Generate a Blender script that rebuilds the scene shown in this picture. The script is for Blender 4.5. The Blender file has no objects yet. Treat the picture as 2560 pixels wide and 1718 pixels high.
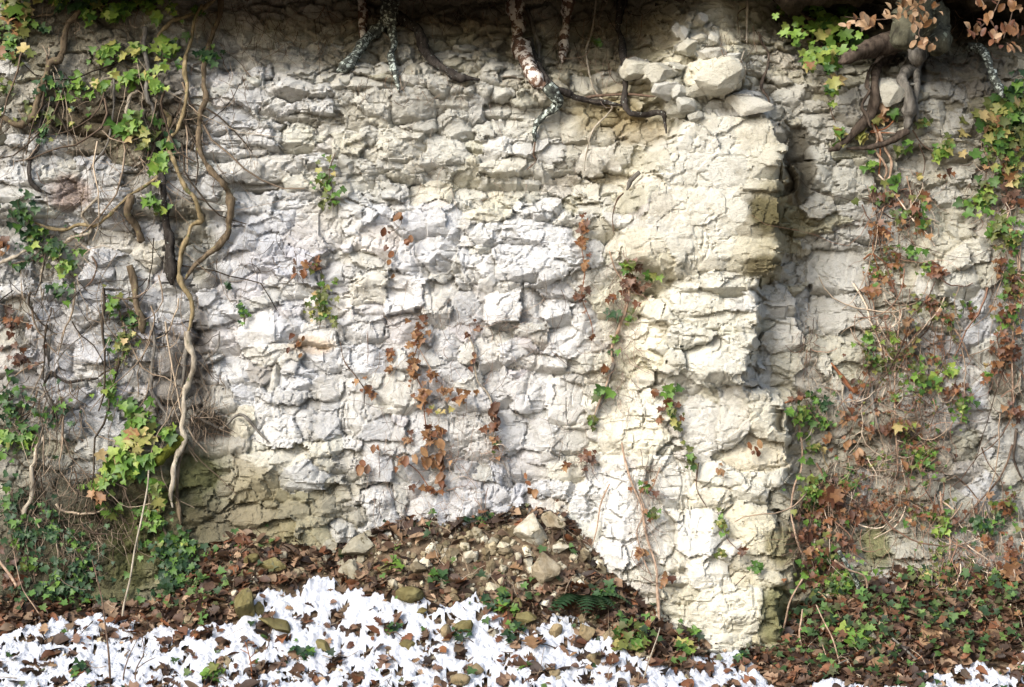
import bpy, math, random
import numpy as np
from mathutils import Vector, Matrix

random.seed(7)
rng = np.random.default_rng(7)
scene = bpy.context.scene
COL = scene.collection

# ------------------------------------------------------------------ camera, sky, sun, exposure
PX = 0.0015            # metres per picture pixel on the plane of the cliff
DIST = 7.0             # metres from the lens to that plane
CZ = 1.62              # height of the lens
cam_d = bpy.data.cameras.new("camera"); cam = bpy.data.objects.new("camera", cam_d); COL.objects.link(cam)
cam.location = (0, -DIST, CZ); cam.rotation_euler = (math.radians(90), 0, 0)
cam_d.sensor_width = 36; cam_d.lens = 36 * DIST / (2560 * PX); cam_d.clip_end = 400
scene.camera = cam

SUN_EL, SUN_AZ = 34, -38      # azimuth from the cliff's normal, negative = from the left
W = bpy.data.worlds.new("World"); scene.world = W; W.use_nodes = True
nt = W.node_tree; nt.nodes.clear()
sky = nt.nodes.new("ShaderNodeTexSky"); sky.sky_type = 'NISHITA'; sky.sun_disc = False
sky.sun_elevation = math.radians(SUN_EL); sky.sun_rotation = math.radians(180 - SUN_AZ)
sky.dust_density = 2.5; sky.air_density = 1.0; sky.ozone_density = 0.6
bg = nt.nodes.new("ShaderNodeBackground"); bg.inputs[1].default_value = 0.15
wo = nt.nodes.new("ShaderNodeOutputWorld")
nt.links.new(sky.outputs[0], bg.inputs[0]); nt.links.new(bg.outputs[0], wo.inputs[0])
sd = bpy.data.lights.new("sun", 'SUN'); sd.energy = 2.4; sd.angle = math.radians(26); sd.color = (1.0, 0.985, 0.955)
so = bpy.data.objects.new("sun", sd); COL.objects.link(so)
el, az = math.radians(SUN_EL), math.radians(SUN_AZ)
sdir = Vector((math.sin(az) * math.cos(el), -math.cos(az) * math.cos(el), math.sin(el)))
so.rotation_euler = sdir.to_track_quat('Z', 'Y').to_euler(); so.location = sdir * 12
scene.view_settings.view_transform = 'Standard'; scene.view_settings.look = 'None'
scene.view_settings.gamma = 1; scene.view_settings.use_curve_mapping = False
scene.view_settings.exposure = 0.98

# ------------------------------------------------------------------ small helpers
def link(o, parent=None, **props):
    COL.objects.link(o)
    if parent is not None: o.parent = parent
    for k, v in props.items():
        if v: o[k] = v
    return o
def np_mesh(name, V, F, mats, smooth=True, col=None):
    """V (n,3), F (m,k) index array of equal-sided faces, or a list of such arrays."""
    me = bpy.data.meshes.new(name)
    V = np.asarray(V, dtype=np.float32)
    Fs = F if isinstance(F, list) else [F]
    Fs = [np.asarray(f, dtype=np.int32) for f in Fs if len(f)]
    me.vertices.add(len(V)); me.vertices.foreach_set("co", V.ravel())
    nl = sum(f.size for f in Fs); nf = sum(len(f) for f in Fs)
    me.loops.add(nl); me.loops.foreach_set("vertex_index", np.concatenate([f.ravel() for f in Fs]))
    me.polygons.add(nf)
    starts, tot = [], 0
    for f in Fs:
        starts.append(tot + np.arange(len(f)) * f.shape[1]); tot += f.size
    me.polygons.foreach_set("loop_start", np.concatenate(starts).astype(np.int32))
    me.polygons.foreach_set("use_smooth", np.full(nf, bool(smooth)))
    me.update(calc_edges=True)
    if col is not None:
        at = me.color_attributes.new("tint", 'FLOAT_COLOR', 'POINT')
        c = np.ones((len(V), 4), dtype=np.float32); c[:, :3] = col
        at.data.foreach_set("color", c.ravel())
    for m in (mats if isinstance(mats, (list, tuple)) else [mats]): me.materials.append(m)
    me.validate()
    return me
def crisp(o, deg=34):
    o.data.set_sharp_from_angle(angle=math.radians(deg)); return o
def mobj(name, V, F, mat, parent=None, smooth=True, col=None, **props):
    return link(bpy.data.objects.new(name, np_mesh(name, V, F, mat, smooth, col)), parent, **props)
def empty(name, loc, label, cat, group=None):
    o = bpy.data.objects.new(name, None); o.empty_display_size = 0.05; o.location = loc
    return link(o, None, label=label, category=cat, group=group)
def sstep(a, b, x):
    t = np.clip((x - a) / (b - a), 0, 1); return t * t * (3 - 2 * t)
def vnoise(u, v, seed):
    """smooth gradient noise, about -1..1"""
    r = np.random.default_rng(seed); N = 256
    ang = r.random((N, N)) * 2 * np.pi; gx, gy = np.cos(ang), np.sin(ang)
    iu, iv = np.floor(u).astype(int), np.floor(v).astype(int); fu, fv = u - iu, v - iv
    def g(i, j, x, y):
        return gx[i % N, j % N] * x + gy[i % N, j % N] * y
    wu = fu**3 * (fu * (fu * 6 - 15) + 10); wv = fv**3 * (fv * (fv * 6 - 15) + 10)
    a = g(iu, iv, fu, fv); b = g(iu + 1, iv, fu - 1, fv); c = g(iu, iv + 1, fu, fv - 1); d = g(iu + 1, iv + 1, fu - 1, fv - 1)
    return 1.5 * ((a * (1 - wu) + b * wu) * (1 - wv) + (c * (1 - wu) + d * wu) * wv)
def fbm(u, v, scale, octv=4, seed=1, asp=1.0):
    s = 0; amp = 1; f = 1.0 / scale; tot = 0
    for k in range(octv):
        s = s + amp * vnoise(u * f + 17.3 * k, v * f * asp + 5.1 * k, seed + k); tot += amp; amp *= 0.5; f *= 2.03
    return s / tot
def facet(u, v, size, seed, asp=1.3, pu=None, pv=None):
    """chipped-rock noise: cells, each with its own tilt"""
    r = np.random.default_rng(seed); N = 128
    jx, jy, gx, gy, of = (r.random((N, N)) for _ in range(5))
    x, y = u / size, v / size * asp
    qx, qy = (x, y) if pu is None else (pu / size, pv / size * asp)
    ix, iy = np.floor(x).astype(int), np.floor(y).astype(int)
    best = np.full(u.shape, 9e9); out = np.zeros(u.shape)
    for a in (-1, 0, 1):
        for b in (-1, 0, 1):
            i, j = (ix + a) % N, (iy + b) % N
            dx, dy = x - (ix + a + jx[i, j]), y - (iy + b + jy[i, j])
            d = dx * dx + dy * dy; m = d < best
            best = np.where(m, d, best)
            out = np.where(m, (gx[i, j] - .5) * 2 * (dx + qx - x) + (gy[i, j] - .5) * 2 * (dy + qy - y) + (of[i, j] - .5) * .7, out)
    return out

# ------------------------------------------------------------------ materials
def mat_new(name):
    m = bpy.data.materials.new(name); m.use_nodes = True; n = m.node_tree; n.nodes.clear()
    out = n.nodes.new("ShaderNodeOutputMaterial"); b = n.nodes.new("ShaderNodeBsdfPrincipled")
    n.links.new(b.outputs[0], out.inputs[0]); return m, n, b, out
def N(n, t, **kw):
    x = n.nodes.new(t)
    for k, v in kw.items():
        if k in x.inputs: x.inputs[k].default_value = v
        else: setattr(x, k, v)
    return x
def mixc(n, typ, fac, a, b):
    x = n.nodes.new("ShaderNodeMix"); x.data_type = 'RGBA'; x.blend_type = typ
    for s, v in ((x.inputs[0], fac), (x.inputs[6], a), (x.inputs[7], b)):
        if hasattr(v, "is_linked"): n.links.new(v, s)
        elif isinstance(v, (int, float)): s.default_value = v
        else: s.default_value = (*v, 1)
    return x.outputs[2]
def ramp(n, src, stops):
    r = n.nodes.new("ShaderNodeValToRGB"); e = r.color_ramp.elements
    while len(e) < len(stops): e.new(0.5)
    for k, (p, c) in enumerate(stops):
        e[k].position = p; e[k].color = (c, c, c, 1) if isinstance(c, (int, float)) else (*c, 1)
    n.links.new(src, r.inputs[0]); return r.outputs[0]
def objco(n, scale=(1, 1, 1)):
    t = N(n, "ShaderNodeNewGeometry"); mp = N(n, "ShaderNodeMapping"); mp.inputs['Scale'].default_value = scale
    n.links.new(t.outputs['Position'], mp.inputs[0]); return mp.outputs[0]
def noise(n, co, scale, detail=5, rough=0.6, out=0):
    x = N(n, "ShaderNodeTexNoise"); x.inputs['Scale'].default_value = scale; x.inputs['Detail'].default_value = detail
    x.inputs['Roughness'].default_value = rough; n.links.new(co, x.inputs['Vector']); return x.outputs[out]
def bump(n, b, src, strength, dist):
    x = N(n, "ShaderNodeBump"); x.inputs['Strength'].default_value = strength; x.inputs['Distance'].default_value = dist
    n.links.new(src, x.inputs['Height'])
    n.links.new(x.outputs[0], b.inputs['Normal']); return x
def madd(n, op, a, b):
    x = N(n, "ShaderNodeMath"); x.operation = op
    for s, v in zip(x.inputs, (a, b)):
        if hasattr(v, "is_linked"): n.links.new(v, s)
        else: s.default_value = v
    return x.outputs[0]

def limestone():
    m, n, b, _ = mat_new("limestone")
    at = N(n, "ShaderNodeAttribute", attribute_name="tint"); co = objco(n)
    oi = N(n, "ShaderNodeObjectInfo")
    c = mixc(n, 'MULTIPLY', 0.5, at.outputs[0], ramp(n, oi.outputs['Random'], [(0, (.80, .82, .86)), (.5, (1, 1, 1)), (1, (1.0, .96, .86))]))
    n1 = noise(n, co, 9, 6, .65)
    c = mixc(n, 'MULTIPLY', 0.75, c, ramp(n, n1, [(.28, (.72, .69, .63)), (.5, (1, 1, 1)), (.75, (1.0, 1.0, 1.0))]))
    n2 = noise(n, co, 42, 6, .7)
    c = mixc(n, 'MULTIPLY', 0.75, c, ramp(n, n2, [(.30, (.60, .57, .50)), (.47, (1, 1, 1)), (1, (1.08, 1.08, 1.08))]))
    n3 = noise(n, objco(n, (1, 1, 2.2)), 150, 4, .7)
    c = mixc(n, 'MULTIPLY', 0.7, c, ramp(n, n3, [(.32, (.42, .39, .33)), (.44, (1, 1, 1))]))
    rust = noise(n, co, 5.3, 5, .7)
    c = mixc(n, 'MIX', ramp(n, rust, [(.62, 0.0), (.78, 0.26)]), c, (.36, .27, .15))
    n.links.new(c, b.inputs['Base Color']); b.inputs['Roughness'].default_value = .92
    b.inputs['Specular IOR Level'].default_value = .15
    h = madd(n, 'ADD', madd(n, 'MULTIPLY', n2, 1.0), madd(n, 'MULTIPLY', n3, .6))
    bump(n, b, h, .9, .016)
    return m
def simple(name, c1, c2, scale=40, rough=.9, bumpd=.004, stretch=(1, 1, 1), attr=False, spots=None, spec=.06):
    m, n, b, _ = mat_new(name); co = objco(n, stretch)
    n1 = noise(n, co, scale, 6, .65)
    c = mixc(n, 'MIX', ramp(n, n1, [(.35, 0.0), (.65, 1.0)]), c1, c2)
    if attr:
        at = N(n, "ShaderNodeAttribute", attribute_name="tint")
        c = mixc(n, 'MULTIPLY', 1.0, c, at.outputs[0])
    if spots:
        sc, thr, colr = spots
        c = mixc(n, 'MIX', ramp(n, noise(n, objco(n), sc, 4, .6), [(thr, 0.0), (thr + .05, 1.0)]), c, colr)
    n.links.new(c, b.inputs['Base Color']); b.inputs['Roughness'].default_value = rough
    b.inputs['Specular IOR Level'].default_value = spec
    bump(n, b, noise(n, co, scale * 1.7, 6, .7), .8, bumpd)
    return m
def leafmat(name, cols, rough=.5, trans=.25, attr=False):
    m, n, b, out = mat_new(name)
    if attr:
        at = N(n, "ShaderNodeAttribute", attribute_name="tint"); c = at.outputs[0]
    else:
        oi = N(n, "ShaderNodeObjectInfo")
        k = len(cols) - 1
        c = ramp(n, oi.outputs['Random'], [(i / k, cc) for i, cc in enumerate(cols)])
    co = objco(n)
    c = mixc(n, 'MULTIPLY', .7, c, ramp(n, noise(n, co, 55, 4, .6), [(.3, (.55, .55, .5)), (.6, (1.1, 1.1, 1.05))]))
    n.links.new(c, b.inputs['Base Color']); b.inputs['Roughness'].default_value = rough
    b.inputs['Specular IOR Level'].default_value = .35
    bump(n, b, noise(n, co, 130, 3, .6), .35, .002)
    tr = N(n, "ShaderNodeBsdfTranslucent"); n.links.new(c, tr.inputs[0])
    mx = N(n, "ShaderNodeMixShader"); mx.inputs[0].default_value = trans
    n.links.new(b.outputs[0], mx.inputs[1]); n.links.new(tr.outputs[0], mx.inputs[2]); n.links.new(mx.outputs[0], out.inputs[0])
    return m
def snowmat():
    m, n, b, _ = mat_new("snow"); co = objco(n)
    c = mixc(n, 'MIX', ramp(n, noise(n, co, 30, 5, .6), [(.4, 0.0), (.7, 1.0)]), (.60, .62, .66), (.54, .565, .62))
    n.links.new(c, b.inputs['Base Color']); b.inputs['Roughness'].default_value = .65
    b.inputs['Subsurface Weight'].default_value = .25; b.inputs['Subsurface Radius'].default_value = (.012, .014, .018)
    bump(n, b, noise(n, co, 110, 6, .75), 1.0, .011)
    return m
M_ROCK = limestone()
M_SOIL = simple("soil", (.060, .042, .026), (.16, .12, .075), 30, .97, .01)
M_DARKSOIL = simple("dark_soil", (.020, .015, .010), (.055, .042, .028), 26, .98, .012)
M_GROUND = simple("ground_soil", (.060, .040, .026), (.18, .135, .09), 35, .97, .012)
M_SNOW = snowmat()
BARK = {
    'pale': simple("bark_pale", (.17, .145, .11), (.42, .37, .29), 60, .85, .005, (1, 1, .25), spots=(40, .62, (.12, .12, .07))),
    'yellow': simple("bark_yellow", (.10, .078, .040), (.30, .235, .135), 55, .85, .005, (1, 1, .3), spots=(30, .60, (.10, .11, .045))),
    'brown': simple("bark_brown", (.045, .034, .022), (.17, .13, .085), 60, .9, .004, (1, 1, .3), spots=(45, .62, (.20, .19, .08))),
    'dark': simple("bark_dark", (.012, .010, .009), (.060, .052, .045), 60, .85, .004, (1, 1, .3), spots=(120, .64, (.30, .33, .30))),
    'lichen': simple("bark_lichen", (.020, .020, .018), (.10, .11, .095), 50, .9, .005, spots=(70, .53, (.42, .47, .42))),
    'peeled': simple("bark_peeled", (.040, .026, .020), (.19, .115, .080), 34, .85, .006, (1, 1, .3), spots=(38, .50, (.55, .51, .46))),
    'grey': simple("bark_grey", (.055, .050, .043), (.20, .185, .16), 50, .9, .008, (1, 1, .3)),
    'rootbrown': simple("bark_root", (.028, .021, .017), (.115, .090, .070), 45, .9, .008, (1, 1, .4)),
    'moss': simple("bark_moss", (.035, .042, .008), (.12, .13, .02), 70, .98, .008),
    'tan': simple("twig_tan", (.20, .13, .085), (.42, .31, .23), 60, .8, .002),
    'twigdark': simple("twig_dark", (.05, .032, .022), (.16, .11, .08), 60, .85, .002),
    'rust': simple("twig_rust", (.12, .045, .022), (.26, .12, .06), 60, .8, .002),
}
M_TRUNK = simple("trunk_bark", (.030, .028, .020), (.13, .125, .085), 22, .95, .012, (1, 1, .5), spots=(26, .60, (.24, .25, .17)))
M_TANGLE = simple("dry_tangle", (.75, .75, .75), (1.15, 1.1, 1.05), 60, .85, .001, attr=True)
M_LITTER = leafmat("litter", None, .6, .15, attr=True)
M_ROCKS = simple("loose_stone", (.55, .50, .42), (1.08, 1.08, 1.06), 22, .95, .010, attr=True, spots=(34, .60, (.10, .085, .05)))
LEAFCOL = {
    'green': [(.035, .085, .016), (.07, .15, .025), (.12, .22, .035)],
    'bright': [(.09, .17, .022), (.15, .25, .038), (.26, .32, .07)],
    'dark': [(.012, .035, .014), (.025, .062, .024), (.05, .10, .035)],
    'olive': [(.045, .060, .014), (.10, .12, .028), (.17, .18, .05)],
    'yellow': [(.22, .23, .06), (.34, .32, .10), (.40, .29, .14)],
    'orange': [(.13, .058, .022), (.21, .105, .045), (.32, .19, .095)],
    'rust': [(.070, .027, .014), (.13, .052, .024), (.21, .09, .038)],
    'brown': [(.050, .026, .017), (.11, .060, .040), (.20, .12, .085)],
    'tan': [(.20, .115, .06), (.29, .18, .10), (.40, .28, .18)],
}
LMAT = {k: leafmat("leaf_" + k, v) for k, v in LEAFCOL.items()}

# ------------------------------------------------------------------ the cliff as a relief over the picture plane
# Features are noted in the nine enlarged views of the place; a view point (tile, a, b) becomes (u, v).
TO = dict(A=(0, 0), B=(850, 0), C=(1700, 0), D=(0, 560), E=(850, 560), F=(1700, 560), G=(0, 1118), H=(850, 1118), I=(1700, 1118))
K = 860 / 2247
def tuv(t, a, b): return TO[t][0] + a * K, TO[t][1] + b * K

def interp1(x, pts):
    xs, ys = zip(*pts); return np.interp(x, xs, ys)
def macro(u, v):
    """large-scale protrusion towards the viewer, metres"""
    u = np.asarray(u, float); v = np.asarray(v, float)
    d = np.zeros(np.broadcast(u, v).shape)
    topw = interp1(u, [(-420, .10), (400, .12), (560, .24), (900, .26), (1600, .26), (1720, .12), (1880, .16), (2000, .34), (2560, .40), (3000, .4)])
    d = d - topw * (1 - sstep(20, 230, v + 25 * np.sin(u / 130.)))
    # middle bulge and ledges
    d = d + .05 * sstep(330, 200, v) * sstep(560, 800, u) * sstep(1500, 1300, u) * sstep(120, 220, v)
    d = d + .045 * sstep(470, 540, v) * sstep(850, 900, u) * sstep(1560, 1350, u) * (1 - .5 * sstep(690, 730, v))
    d = d - .05 * sstep(400, 470, v) * (1 - sstep(480, 530, v)) * sstep(850, 950, u) * sstep(1600, 1500, u)
    d = d + .06 * sstep(1050, 1160, v) * sstep(930, 780, u)
    d = d + .09 * sstep(1250, 1480, v)
    d = d + .06 * sstep(560, 520, v) * sstep(380, 460, v) * sstep(640, 520, u)
    # dark alcove at lower left, behind the moss
    d = d - .07 * np.exp(-(((u - 540) / 90) ** 2 + ((v - 1200) / 130) ** 2))
    # the pillar on the right
    le = interp1(v, [(0, 1720), (130, 1640), (200, 1590), (300, 1690), (360, 1640), (470, 1560), (650, 1560), (690, 1620), (860, 1560), (960, 1580), (1100, 1480), (1350, 1450), (1480, 1500), (1650, 1560)])
    ri = interp1(v, [(0, 1830), (130, 1860), (260, 1910), (330, 1950), (480, 1960), (690, 1945), (720, 1900), (960, 1890), (990, 1960), (1250, 1975), (1420, 1985), (1550, 1960), (1650, 1930)])
    h = interp1(v, [(-200, .06), (60, .09), (200, .13), (280, .105), (312, .185), (500, .205), (650, .210), (705, .160), (800, .175), (925, .185), (990, .115), (1150, .115), (1350, .145), (1500, .18), (1650, .21), (1800, .22)])
    lw = interp1(v, [(0, 60), (300, 60), (660, 60), (700, 110), (960, 110), (1000, 200), (1650, 160)])
    d = d + h * sstep(0, 1, (u - le) / lw + .15) * sstep(0, 1, (ri - u) / 80. + .5)
    # set-back face right of the pillar
    d = d - .06 * sstep(1960, 2040, u) * sstep(2240, 2140, u) * sstep(560, 640, v) * sstep(900, 800, v)
    d = d + .05 * sstep(2120, 2320, u) * sstep(500, 620, v) * (1 - sstep(820, 900, v) * .6)
    d = d + .10 * sstep(1300, 1500, v) * sstep(2000, 2150, u)
    return d
def W2(u, v, extra=0.0):
    """picture point -> plane point of the relief seen there"""
    p, q = u, v
    for _ in range(3):
        k = 1 - (macro(p, q) + extra) / DIST
        p, q = 1280 + (u - 1280) * k, 859 + (v - 859) * k
    return p, q
def world(p, q, d):
    """plane point (px) with protrusion d -> metres"""
    return np.stack([(np.asarray(p) - 1280) * PX, -np.asarray(d), CZ + (859 - np.asarray(q)) * PX], -1)

STEP = 3.25
U0, U1, V0_, V1_ = -420, 2980, -170, 1750
gu = np.arange(U0, U1 + 1, STEP); gv = np.arange(V0_, V1_ + 1, STEP)
GU, GV = np.meshgrid(gu, gv)          # rows = v
NR, NC = GU.shape

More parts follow.
